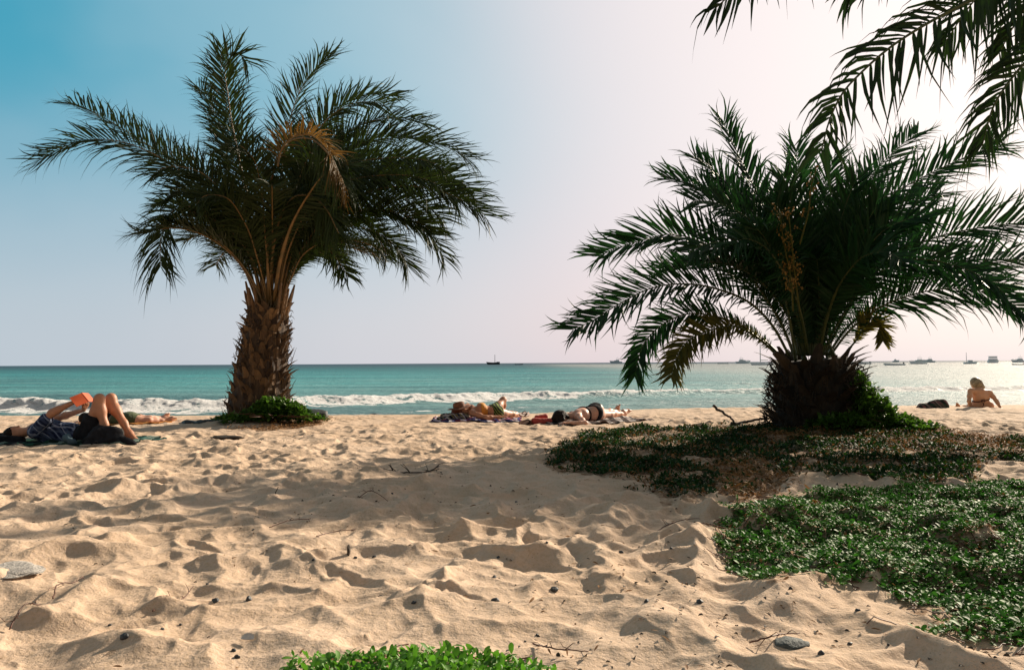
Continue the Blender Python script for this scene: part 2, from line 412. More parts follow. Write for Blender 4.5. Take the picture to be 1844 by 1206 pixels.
def bark(name, lo, hi):
    m, t, b = new_mat(name)
    tc = N(t, 'ShaderNodeTexCoord').outputs['Object']
    mp = N(t, 'ShaderNodeMapping'); mp.inputs['Scale'].default_value = (30, 30, 6); t.links.new(tc, mp.inputs['Vector'])
    f = noise_node(t, 1.0, 6, 0.7, mp.outputs[0])
    c = mix_col(t, math_node(t, 'ADD', math_node(t, 'MULTIPLY', attr(t, 'tint'), 0.8), math_node(t, 'MULTIPLY', math_node(t, 'SUBTRACT', f, 0.4), 0.9), True), lo, hi)
    t.links.new(c, b.inputs['Base Color']); b.inputs['Roughness'].default_value = 0.85
    bump(t, b, f, 0.012)
    return m
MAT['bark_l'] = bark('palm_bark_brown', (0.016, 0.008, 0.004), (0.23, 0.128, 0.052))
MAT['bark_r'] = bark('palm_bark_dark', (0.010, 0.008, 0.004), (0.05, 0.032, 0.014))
MAT['flower'] = leafy('dry_flower', (0.14, 0.10, 0.025), (0.36, 0.19, 0.05), 0.6, 0.15, (0.4, 0.2, 0.05))
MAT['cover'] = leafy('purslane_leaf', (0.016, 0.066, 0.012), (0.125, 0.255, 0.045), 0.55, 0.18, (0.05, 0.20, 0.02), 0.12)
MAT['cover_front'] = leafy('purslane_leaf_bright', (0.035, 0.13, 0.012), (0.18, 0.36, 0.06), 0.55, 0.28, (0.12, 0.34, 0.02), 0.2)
MAT['cover_shaded'] = leafy('purslane_leaf_shaded', (0.005, 0.020, 0.007), (0.032, 0.080, 0.022), 0.6, 0.12, (0.03, 0.10, 0.01), 0.10)  # the palm's shade put into a darker leaf colour
MAT['ivy'] = leafy('creeper_leaf', (0.014, 0.045, 0.008), (0.09, 0.17, 0.025), 0.45, 0.2, (0.10, 0.24, 0.02))
MAT['drycover'] = leafy('dry_cover', (0.10, 0.045, 0.015), (0.33, 0.17, 0.06), 0.7, 0.1)
MAT['stem'] = simple('runner_stem', (0.14, 0.045, 0.022), (0.07, 0.03, 0.015), 0.6, 20)
MAT['wood'] = simple('driftwood', (0.06, 0.045, 0.03), (0.03, 0.022, 0.016), 0.8, 12, 0.004)
MAT['pebble'] = simple('dark_pebble', (0.045, 0.048, 0.05), (0.02, 0.02, 0.022), 0.6, 30, 0.002)
MAT['rock_dark'] = simple('dark_rock', (0.04, 0.045, 0.045), (0.015, 0.017, 0.017), 0.6, 6, 0.02)
MAT['rock_grey'] = simple('grey_rock', (0.085, 0.10, 0.095), (0.04, 0.052, 0.05), 0.75, 14, 0.008)
MAT['rock_pale'] = simple('pale_rock', (0.60, 0.55, 0.49), (0.36, 0.33, 0.30), 0.9, 16, 0.03)
MAT['shell'] = simple('shell', (0.65, 0.62, 0.58), (0.4, 0.4, 0.42), 0.35, 20)

# ------------------------------------------------------------------ the beach
def poly_px(pts): return np.array([ground(x, y)[:2] for x, y in pts])
def in_poly(P, poly):
    x, y = P[:, 0], P[:, 1]; c = np.zeros(len(P), bool); j = len(poly) - 1
    for i in range(len(poly)):
        xi, yi = poly[i]; xj, yj = poly[j]
        c ^= ((yi > y) != (yj > y)) & (x < (xj - xi) * (y - yi) / (yj - yi + 1e-12) + xi); j = i
    return c
P_NEAR = poly_px([(1990, 872), (1844, 876), (1700, 880), (1600, 885), (1500, 893), (1420, 905), (1330, 925), (1290, 945), (1300, 985), (1345, 1010), (1355, 1050), (1385, 1085), (1425, 1080), (1432, 1048), (1455, 1040), (1475, 1062), (1500, 1072), (1560, 1056), (1600, 1070), (1640, 1100), (1670, 1112), (1690, 1100), (1676, 1125), (1710, 1148), (1760, 1150), (1800, 1165), (1860, 1180), (2050, 1206)])
P_MID = poly_px([(985, 846), (1010, 805), (1060, 784), (1130, 772), (1200, 774), (1290, 770), (1380, 768), (1620, 772), (1740, 792), (1790, 798), (1850, 788), (1980, 780), (1990, 822), (1860, 834), (1770, 826), (1745, 860), (1690, 868), (1600, 872), (1500, 866), (1470, 852), (1420, 850), (1395, 880), (1340, 900), (1290, 880), (1250, 905), (1190, 912), (1180, 880), (1130, 868), (1060, 860)])
P_FRONT = poly_px([(440, 1270), (480, 1236), (525, 1216), (575, 1202), (640, 1188), (700, 1184), (760, 1189), (810, 1182), (870, 1186), (900, 1205), (960, 1217), (1020, 1227), (1060, 1230), (1130, 1240), (1150, 1280), (800, 1400), (500, 1300)])
P_DRY = poly_px([(1290, 845), (1330, 825), (1390, 838), (1420, 865), (1390, 900), (1330, 915), (1290, 890)])
P_DRY3 = poly_px([(400, 772), (470, 764), (500, 756), (595, 754), (575, 770), (500, 777)])
P_DRY2 = poly_px([(1380, 775), (1640, 772), (1860, 792), (1860, 806), (1720, 812), (1560, 806), (1420, 800), (1330, 790)])
def blur_mask(X, Y):
    P = np.stack([X, Y], -1)
    P = P + 0.10 * np.stack([fbm(X * 2, Y * 2, 81, 3), fbm(X * 2, Y * 2, 86, 3)], -1)
    cov = in_poly(P, P_NEAR) | in_poly(P, P_MID) | in_poly(P, P_FRONT)
    dry = in_poly(P, P_DRY) | in_poly(P, P_DRY2) | in_poly(P, P_DRY3)
    return cov, dry
def make_sand():
    rad = np.concatenate([np.geomspace(0.25, 1.9, 24)[:-1], np.geomspace(1.9, 18.5, 720), np.geomspace(18.7, 45, 40), np.geomspace(47, 900, 24)])
    dense = np.radians(np.linspace(-40, 40, 1000))
    side = np.radians(np.concatenate([np.linspace(-180, -40.5, 90)]))
    ang = np.concatenate([side, dense, -side[::-1][:-1]])
    A, Rr = np.meshgrid(ang, rad)
    X = (np.sin(A) * Rr).ravel(); Y = (np.cos(A) * Rr).ravel()
    Z = np.where(Rr.ravel() < 60, sand_z(X, Y), base_z(X, Y))
    Z = np.where(Y > 60, -3.5, Z)
    na, nr = len(ang), len(rad)
    i = np.arange(nr - 1)[:, None] * na; j = np.arange(na)[None]; j2 = (j + 1) % na
    F = np.stack([i + j, i + j2, i + na + j2, i + na + j], -1).reshape(-1, 4)[:, ::-1]
    centre = len(X)
    V = np.concatenate([np.stack([X, Y, Z], -1), [[0, 0, gz(0, 0)]]])
    fan = np.stack([np.full(na, centre), (np.arange(na) + 1) % na, np.arange(na)], -1)
    cov, dry = blur_mask(V[:, 0], V[:, 1])
    lit = np.where(dry, 0.62, np.where(cov, 0.55, 0.0))
    wet = np.clip((V[:, 1] - crest_y(V[:, 0]) - 1.5) / 2.0, 0, 1)
    o = link_mesh('sand', V, [(F, 0), (fan, 0)], MAT['sand'], smooth=True, attrs={'litter': lit, 'wet': wet})
    tag(o, kind='structure')
make_sand()

# ------------------------------------------------------------------ the sea
def crest_line(px):
    py = np.interp(px, [-900, 0, 200, 420, 560, 700, 900, 1050, 1200, 1390, 1560, 1844, 2600], [741, 737, 739, 736, 729, 725, 719, 717, 712.5, 708.5, 706, 703, 696])
    return (CAM[2] - SEA_Z) * FPX / (py - (HOR_C - (px - PW / 2) * HOR_S))
def make_sea():
    rad = np.concatenate([np.geomspace(14, 27, 60)[:-1], np.geomspace(27, 62, 420)[:-1], np.geomspace(62, 300, 260)[:-1], np.geomspace(300, 40000, 90)])
    ang = np.radians(np.concatenate([np.linspace(-85, -41, 40), np.linspace(-40, 40, 900), np.linspace(41, 85, 40)]))
    A, Rr = np.meshgrid(ang, rad)
    X = (np.sin(A) * Rr).ravel(); Y = (np.cos(A) * Rr).ravel()
    px = PW / 2 + FPX * X / np.maximum(Y, 1e-3); px = np.clip(px, -900, 2700)
    dc = crest_line(px)
    wob = 0.5 * fbm(X * 0.25, Y * 0.05, 101, 3)
    t = Y - dc + wob                                  # >0 seaward of the breaking crest
    Ac = np.interp(px, [-900, 0, 400, 560, 900, 1100, 1250, 1390, 1600, 1844], [.46, .46, .42, .36, .36, .36, .32, .26, .26, .24])
    Ac = Ac * (1 + 0.35 * fbm(X * 0.35, Y * 0.1, 103, 2))
    ridge = np.where(t > 0, np.exp(-(t / 2.6) ** 2), np.exp(-(t / 0.75) ** 2))
    near = np.clip(1 - (Y - 60) / 200, 0.0, 1)
    sw = 0.05 * fbm(X * 0.10, Y * 0.45, 105, 4) + 0.06 * perlin(X * 0.03, Y * 0.16, 107)
    Z = SEA_Z + Ac * ridge + sw * np.clip(near + 0.05, 0, 1) * np.clip((Y - 18) / 8, 0, 1)
    # a second low swell rising behind the breaker
    t2 = Y - dc * 1.42 + 1.2 * fbm(X * 0.09, Y * 0.03, 111, 2)
    Z += 0.22 * np.where(t2 > 0, np.exp(-(t2 / 4.0) ** 2), np.exp(-(t2 / 1.4) ** 2)) * np.clip(0.5 + fbm(X * 0.05, Y * 0.02, 113, 2), 0, 1)
    # foam
    thick = np.interp(px, [-900, 0, 420, 560, 700, 900, 1050, 1200, 1390, 1560, 1844], [4.0, 3.8, 3.2, 2.2, 2.6, 2.4, 1.5, .9, .55, 1.6, 1.8])
    back = np.interp(px, [-900, 0, 420, 560, 900, 1100, 1390, 1560, 1844], [2.4, 2.4, 2.0, 1.8, 3.2, 3.0, 1.6, 2.2, 2.4])
    wave_n = 1 + 0.7 * fbm(X * 0.30, Y * 0.2, 117, 3)
    foam = np.clip(0.92 - np.where(t > 0, t / (back * wave_n), -t / (thick * wave_n)) ** 2, 0, 0.92)
    # glassy uncollapsed face on the middle part
    glass = np.interp(px, [1030, 1060, 1400, 1460], [0, 0.75, 0.75, 0]) * np.exp(-((t + 0.75) / 0.5) ** 2)
    foam = np.clip(foam - glass, 0, 2)
    # thin lacy lines: old foam behind the breaker, swash in front
    lace = np.exp(-((Y - dc - 6.5 + 1.5 * fbm(X * 0.16, Y * 0.1, 121, 3)) / 0.9) ** 2) * np.clip(0.35 + 1.1 * fbm(X * 0.12, Y * 0.05, 123, 2), 0, 1) * np.interp(px, [-900, 420, 600, 1844], [.9, .9, .45, .45])
    swash = np.exp(-((t + 7.5 + 1.0 * fbm(X * 0.3, Y * 0.1, 125, 3)) / 0.6) ** 2) * 0.40
    foam = foam + lace * 0.55 + swash
    Z += np.clip(foam, 0, 1) * (0.13 * fbm(X * 1.3, Y * 1.6, 131, 4) + 0.03) * (ridge * 0.8 + 0.2)
    shore = np.clip(np.log(np.maximum(Y, 20) / 20) / math.log(1500 / 20), 0, 1)
    glare_x = (X + 9 * fbm(X * 0.02, Y * 0.008, 151, 3) - 2) / 55; pale_glare = np.clip(glare_x, 0, 1); pale_glare = pale_glare * pale_glare * (3 - 2 * pale_glare)  # mask for the painted reflection, growing to the right
    pale_glare = pale_glare * np.clip((1500 - Y) / 900, 0, 1)
    na, nr = len(ang), len(rad)
    i = np.arange(nr - 1)[:, None] * na; j = np.arange(na - 1)[None]
    F = np.stack([i + j, i + j + 1, i + na + j + 1, i + na + j], -1).reshape(-1, 4)[:, ::-1]
    o = link_mesh('sea', np.stack([X, Y, Z], -1), [(F, 0)], MAT['sea'], smooth=True, attrs={'foam': foam, 'shore': shore, 'pale_glare': pale_glare})
    tag(o, kind='structure')
make_sea()

# ------------------------------------------------------------------ palms
def frond_mesh(P, mats, n=52, L=0.55, W=0.022, t0=0.36, seed=0, rad=0.022, vee=0.45, droop=0.08, tipl=0.62, lean=0.0, tint=0.4, smin=0.16, angs=(66, 33), face=None, gaps=0.04, dens=2.0, lmul=1.34):
    """one feather leaf: tapered midrib and folded leaflets on both sides. materials: blade, midrib"""
    r = np.random.default_rng(seed); mb = MB(); n = int(n * dens); L = L * lmul
    C = spline(P, 60)
    u = np.linspace(0, 1, 60)
    mb.tube(C, rad * (1 - u) ** 0.8 + 0.004, 6, 1, 0.5, flat=0.7)
    T = np.gradient(C, axis=0); T /= np.linalg.norm(T, axis=1)[:, None]
    radial = C[-1] - C[0]; radial[2] = 0; nn = np.linalg.norm(radial)
    radial = radial / nn if nn > 0.25 else np.array([0.3, -1, 0]) / 1.044
    ref = np.array([0, 0, 1.0]) - 0.8 * radial
    if face is not None: ref = np.asarray(face, float)
    NN = ref - T * (T @ ref)[:, None]; NN /= np.linalg.norm(NN, axis=1)[:, None] + 1e-6
    if lean:
        SS = np.cross(T, NN); NN = NN * math.cos(lean) + SS * math.sin(lean)
    SS = np.cross(T, NN)
    ts = np.linspace(smin, 1.0, n)
    for side in (-1, 1):
        t = np.clip(ts + r.normal(0, 0.3 / n, n), 0.02, 1)
        keep = r.random(n) > gaps; t = t[keep]; q = len(t)
        ix = np.clip((t * 59).astype(int), 0, 58); fr = (t * 59 - ix)[:, None]
        p = C[ix] * (1 - fr) + C[ix + 1] * fr; Tt = T[ix]; Nt = NN[ix]; St = SS[ix] * side
        spine = np.clip((t - smin) / (t0 - smin + 1e-6), 0, 1)
        env = np.where(t < t0, 0.22 + 0.55 * spine ** 2, np.interp(t, [t0, 0.45, 0.75, 1.0], [0.80, 1.0, 0.85, tipl]))
        ln = L * env * r.normal(1, 0.09, q)
        a = np.radians(np.interp(t, [0, 1], angs) + r.normal(0, 4.5, q))[:, None]
        v = (vee + r.normal(0, 0.18, q))[:, None]
        D = Tt * np.cos(a) + (St * np.cos(v) + Nt * np.sin(v)) * np.sin(a)
        D /= np.linalg.norm(D, axis=1)[:, None]
        Wd = Tt - D * (Tt * D).sum(1)[:, None]; Wd /= np.linalg.norm(Wd, axis=1)[:, None] + 1e-9
        Bn = np.cross(D, Wd); ph = r.normal(0, 0.38, q)[:, None]
        Wd, Bn = Wd * np.cos(ph) + Bn * np.sin(ph), Bn * np.cos(ph) - Wd * np.sin(ph)
        hw = W * 0.5 * np.where(t < t0, 0.35 + 0.5 * spine, 1.0) * r.normal(1, 0.12, q)
        dr = droop * r.lognormal(0, 0.4, q); cu = r.normal(0, 0.09, q)[:, None] * Bn + r.normal(0, 0.07, q)[:, None] * Wd
        sts = np.array([0, 0.12, 0.45, 0.75, 0.92, 1.0]); wst = np.array([0.35, 0.9, 1.0, 0.62, 0.24, 0.03])
        Vs = []
        for s, w in zip(sts, wst):
            c = p + D * (ln * s)[:, None] + ln[:, None] * (cu * 2.2 * s ** 3.5 + np.array([0, 0, -1.0]) * dr[:, None] * (0.6 * s ** 2.2 + 1.1 * s ** 5))
            o = Wd * (hw * w)[:, None]; fold = Bn * (hw * w * 0.45)[:, None]
            Vs += [c - o + fold, c, c + o + fold]
        Vv = np.stack(Vs, 1)                       # q, 18, 3
        m = len(sts); base = np.arange(q)[:, None, None] * (3 * m)
        kk = np.arange(m - 1)[None, :, None] * 3
        f1 = base + kk + np.array([0, 1, 4, 3])[None, None]; f2 = base + kk + np.array([1, 2, 5, 4])[None, None]
        F = np.concatenate([f1.reshape(-1, 4), f2.reshape(-1, 4)])
        tv = np.clip(tint + r.normal(0, 0.22, q), 0, 1)
        mb.add(Vv.reshape(-1, 3), F, 0, np.repeat(tv, 3 * m))
    return mb
def px_frond(pts, Y0, dY, start=None):
    """image polyline at depths Y0 .. Y0+dY (eased) -> 3-D"""
    n = len(pts); out = []
    acc = [0.0]
    for a, b in zip(pts[:-1], pts[1:]): acc.append(acc[-1] + math.hypot(b[0] - a[0], b[1] - a[1]))
    for (x, y), s in zip(pts, acc):
        s /= acc[-1]
        out.append(at(x, y, Y0 + dY * (s ** 1.3)))
    return np.array(out)
def arc_frond(base, az, el0, length, bend, n=7):
    p = np.array(base, float); P = [p.copy()]
    for i in range(n):
        e = el0 - bend * ((i + 0.5) / n) ** 1.4
        p = p + length / n * np.array([math.sin(az) * math.cos(e), math.cos(az) * math.cos(e), math.sin(e)]); P.append(p.copy())
    return np.array(P)

def trunk_mesh(base, top, r0, r1, rows, per, mb, r, slen=0.24, swid=0.15, tl=(0.1, 0.9), out=0.55, thick=0.05):
    base = np.array(base); top = np.array(top); axis = top - base; H = np.linalg.norm(axis); axis = axis / H
    n = 14
    pts = [base + axis * H * i / (n - 1) for i in range(n)]
    pts[0] = pts[0] - axis * 0.25
    rads = [r0 + (r1 - r0) * (i / (n - 1)) ** 0.8 for i in range(n)]
    mb.tube(pts, np.array(rads) * 0.9, 20, 0, 0.12)
    for k in range(rows):
        for j in range(per):
            h = (k + 0.5 * (j % 2) + r.uniform(-.15, .15)) / rows
            a = (j + 0.5 * (k % 2)) * 2 * math.pi / per + k * 0.35 + r.normal(0, 0.13)
            if r.random() < 0.12: continue
            rr = r0 + (r1 - r0) * max(h, 0) ** 0.8
            c = base + axis * H * h; o = np.array([math.cos(a), math.sin(a), 0]); sd = np.array([-math.sin(a), math.cos(a), 0])
            L = slen * r.uniform(0.55, 1.35); w = swid * r.uniform(0.75, 1.15); tlt = out * r.choice([0.5, 0.9, 1.3, 2.0]) * r.uniform(0.8, 1.2)
            th = thick * r.uniform(0.7, 1.3); skew = r.normal(0, 0.22)
            rows_v = []
            for s, ww in ((0.0, 1.0), (0.45, 0.85), (0.85, 0.5), (1.0, 0.18 + 0.3 * r.random())):
                cc = c + o * (rr * 0.86 + L * tlt * s ** 1.6) + np.array([0, 0, 1.0]) * L * s * (1 - 0.25 * tlt * s) + sd * skew * L * s
                e = sd * w * 0.5 * ww; nrm = o * th * (1 - 0.75 * s)
                rows_v += [cc - e - nrm * 0.2, cc + nrm, cc + e - nrm * 0.2, cc - nrm * 0.8]
            F = []
            for q in range(3):
                for e in range(4): F.append([q * 4 + e, q * 4 + (e + 1) % 4, q * 4 + 4 + (e + 1) % 4, q * 4 + 4 + e])
            F.append([12, 13, 14, 15])
            mb.add(rows_v, F, 0, float(np.clip(r.uniform(*tl) * (0.6 + 0.5 * h), 0, 1)))

def palm(name, label, base, top, fronds, fill, mats, L, W, trunk, group, seed):
    o = empty(name, base, label, 'palm tree', group)
    r = np.random.default_rng(seed)
    mb = MB(); trunk(mb, r); mb.build('trunk', trunk_mat[name_key(label)], o, smooth=False)
    for i, f in enumerate(fronds):
        P, opt = f
        q = dict(L=L, W=W, seed=seed * 100 + i); q.update(opt); mm = q.pop('mats', mats)
        frond_mesh(P, None, **q).build('frond', mm, o)
    for i, (P, opt) in enumerate(fill):
        q = dict(L=L * 0.9, W=W, seed=seed * 100 + 50 + i, tint=0.3, t0=0.46, smin=0.26); q.update(opt); mm = q.pop('mats', mats)
        frond_mesh(P, None, **q).build('frond', mm, o)
    return o
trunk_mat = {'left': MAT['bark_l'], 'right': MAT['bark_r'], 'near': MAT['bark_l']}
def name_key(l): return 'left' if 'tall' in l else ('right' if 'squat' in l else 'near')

# left palm -------------------------------------------------------
YL = 13.1
lb = at(463, 762, YL); lt = at(484, 556, YL)
lb[2] = gz(lb[0], lb[1])
def LF(pts, dY, **kw):
    kw.setdefault('face', (0.15, -1.0, 0.5) if dY < 0.3 else (0.1, -0.8, 0.8))
    kw.setdefault('dens', 2.3)
    return (spline(px_frond(pts, YL, dY), 40)[:38], kw)
left_fronds = [
    LF([(468, 545), (440, 460), (395, 372), (313, 300), (268, 273), (201, 252), (148, 254), (92, 276), (45, 306)], -0.6, n=66, L=0.62, vee=0.25, lean=0.25),
    LF([(470, 545), (448, 450), (400, 360), (330, 300), (268, 262), (192, 215), (140, 190), (104, 184)], 0.9, n=60, L=0.55, vee=0.5),
    LF([(482, 545), (462, 420), (430, 280), (412, 180), (411, 110), (424, 96), (447, 118), (456, 134)], -0.3, n=62, L=0.60, vee=0.3, droop=0.1),
    LF([(478, 545), (455, 420), (425, 270), (402, 150), (398, 90), (404, 62)], 0.7, n=56, L=0.5, vee=0.3, droop=0.05),
    LF([(476, 545), (455, 420), (428, 320), (392, 215), (365, 165), (347, 143)], 0.5, n=50, L=0.5, vee=0.4),
    LF([(468, 545), (440, 478), (408, 425), (352, 372), (312, 380), (292, 425), (289, 498)], -0.7, n=54, L=0.50, vee=0.2, droop=0.25),
    LF([(464, 548), (442, 490), (400, 420), (340, 365), (300, 362), (268, 380)], 0.4, n=46, L=0.45, vee=0.3),
    LF([(472, 545), (455, 470), (415, 370), (360, 310), (305, 300), (262, 320)], -1.2, n=50, L=0.5, vee=0.2),
    LF([(490, 545), (494, 430), (505, 320), (523, 212), (549, 148), (584, 109), (622, 89)], 0.5, n=56, L=0.55, vee=0.45, tint=0.55),
    LF([(495, 545), (506, 420), (540, 300), (575, 225), (614, 190), (660, 172), (735, 176)], 0.8, n=56, L=0.60, vee=0.45, tint=0.5),
    LF([(497, 545), (512, 420), (552, 290), (592, 212), (650, 184), (690, 188), (718, 206)], -0.3, n=54, L=0.55, vee=0.3, tint=0.6),
    LF([(502, 545), (530, 430), (570, 330), (614, 277), (679, 252), (743, 250), (808, 266), (866, 304)], 0.4, n=62, L=0.62, vee=0.4),
    LF([(507, 545), (528, 480), (549, 441), (601, 380), (657, 348), (722, 335), (786, 342), (845, 368), (893, 404)], -0.9, n=66, L=0.62, vee=0.35, lean=-0.15),
    LF([(505, 545), (540, 460), (600, 400), (650, 376), (700, 382), (748, 404), (786, 440), (808, 486)], 0.5, n=54, L=0.5, vee=0.25),
    LF([(505, 545), (540, 470), (590, 415), (635, 392), (661, 402), (687, 438), (702, 476)], 0.9, n=48, L=0.42, vee=0.2),
    LF([(508, 545), (525, 500), (550, 455), (579, 440), (605, 465), (632, 508)], -0.5, n=44, L=0.40, vee=0.2),
    LF([(504, 545), (535, 430), (585, 345), (644, 310), (705, 300), (765, 308), (826, 326), (872, 366)], -0.4, n=62, L=0.6, vee=0.3),
    LF([(502, 545), (525, 420), (560, 320), (610, 250), (670, 218), (730, 214), (790, 236)], 0.9, n=58, L=0.58, vee=0.4),
    LF([(500, 545), (520, 430), (565, 340), (620, 300), (690, 285), (770, 290), (820, 312)], -1.4, n=56, L=0.55, vee=0.3),
    LF([(484, 545), (482, 400), (490, 320), (502, 280), (519, 257), (554, 249), (588, 274), (610, 318), (624, 346)], -2.3, n=56, L=0.46, vee=-0.55, droop=0.25, mats=[MAT['leaf_l'], MAT['rachis_l']], tint=0.75, rad=0.034, t0=0.5, smin=0.34),
    LF([(493, 545), (505, 470), (523, 411), (555, 352), (584, 314), (612, 296), (640, 300)], -2.0, n=50, L=0.46, vee=-0.5, rad=0.032, t0=0.5, smin=0.34),
    LF([(489, 545), (478, 430), (470, 340), (452, 280), (430, 262), (405, 280)], -1.7, n=50, L=0.5, vee=0.2),
    LF([(484, 545), (465, 470), (440, 400), (405, 355), (372, 352), (345, 380)], -1.6, n=48, L=0.45, vee=0.2),
]
def jitter_doubles(lst, mk, idx, seed, dy, **kw):
    r = np.random.default_rng(seed); out = []
    for i in idx:
        P = lst[i][0].copy(); n = len(P); w = np.linspace(0, 1, n)[:, None]
        d = np.array([r.uniform(-.28, .28), r.uniform(*dy), r.uniform(-.30, .12)]); P = P[0] + (P - P[0]) * r.uniform(0.74, 0.92) + d * w
        o = dict(lst[i][1]); o.update(kw); o['tint'] = float(r.uniform(.2, .5)); o.pop('mats', None); out.append((P, o))
    return out
left_fronds += jitter_doubles(left_fronds, LF, [7, 10, 11, 12, 13, 16, 16, 17, 18, 19], 71, (-0.5, 0.9))
dry_arch = px_frond([(500, 300), (508, 268), (522, 251), (555, 243), (588, 268), (610, 310), (622, 338)], YL - 1.9, -0.4)
left_fronds.append((dry_arch, dict(n=40, L=0.34, W=0.022, mats=[MAT['leaf_dry'], MAT['rachis_l']], vee=0.5, droop=0.15, smin=0.05, t0=0.08, rad=0.014, tint=0.5)))
left_fill = []
rr = np.random.default_rng(5)
for i in range(24):
    az = R((0 if i % 6 else 180) + rr.uniform(-70, 70)); el = R(rr.uniform(64, 84))
    left_fill.append((arc_frond(lt + np.array([rr.uniform(-.15, .15), rr.uniform(-.1, .1), -0.05]), az, el, rr.uniform(2.2, 3.1), R(rr.uniform(60, 110))), dict(n=46, vee=0.3)))
# old dead hanging strands under the crown
def trunk_left(mb, r):
    trunk_mesh(lb, lt, 0.56, 0.33, 24, 15, mb, r, slen=0.17, swid=0.15, tl=(-0.15, 1.0), out=0.42)
    for i in range(500):                              # loose fibre and torn edges
        h = r.random(); a = r.uniform(0, 6.28); rd = 0.58 + (0.36 - 0.58) * h ** .8
        c = lb + (lt - lb) * h + np.array([math.cos(a), math.sin(a), 0]) * rd
        d = np.array([math.cos(a) * r.uniform(.2, .8), math.sin(a) * r.uniform(.2, .8), r.normal(0, .8)]) * r.uniform(0.04, 0.14)
        mb.tube([c, c + d * 0.6 + np.array([0, 0, .015]), c + d], [0.007, 0.005, 0.002], 3, 0, float(r.uniform(0, 1)), cap=False)
    for i in range(16):                               # cut leaf stalks standing round the crown
        a = r.uniform(0, 6.28); c = lt + np.array([math.cos(a), math.sin(a), 0]) * 0.32
        d = np.array([math.cos(a) * 0.25, math.sin(a) * 0.25, 1.0]); ln = r.uniform(0.2, 0.45)
        mb.tube([c - d * 0.25, c + d * ln * 0.6, c + d * ln], [0.06, 0.045, 0.025], 6, 0, float(r.uniform(0.5, 1.0)), flat=0.5)
palm('palm_tree', 'tall leaning date palm with scaly brown trunk left of the sea view', lb, lt, left_fronds, left_fill, [MAT['leaf_l'], MAT['rachis_l']], 0.58, 0.023, trunk_left, 'date palms on the beach', 3)

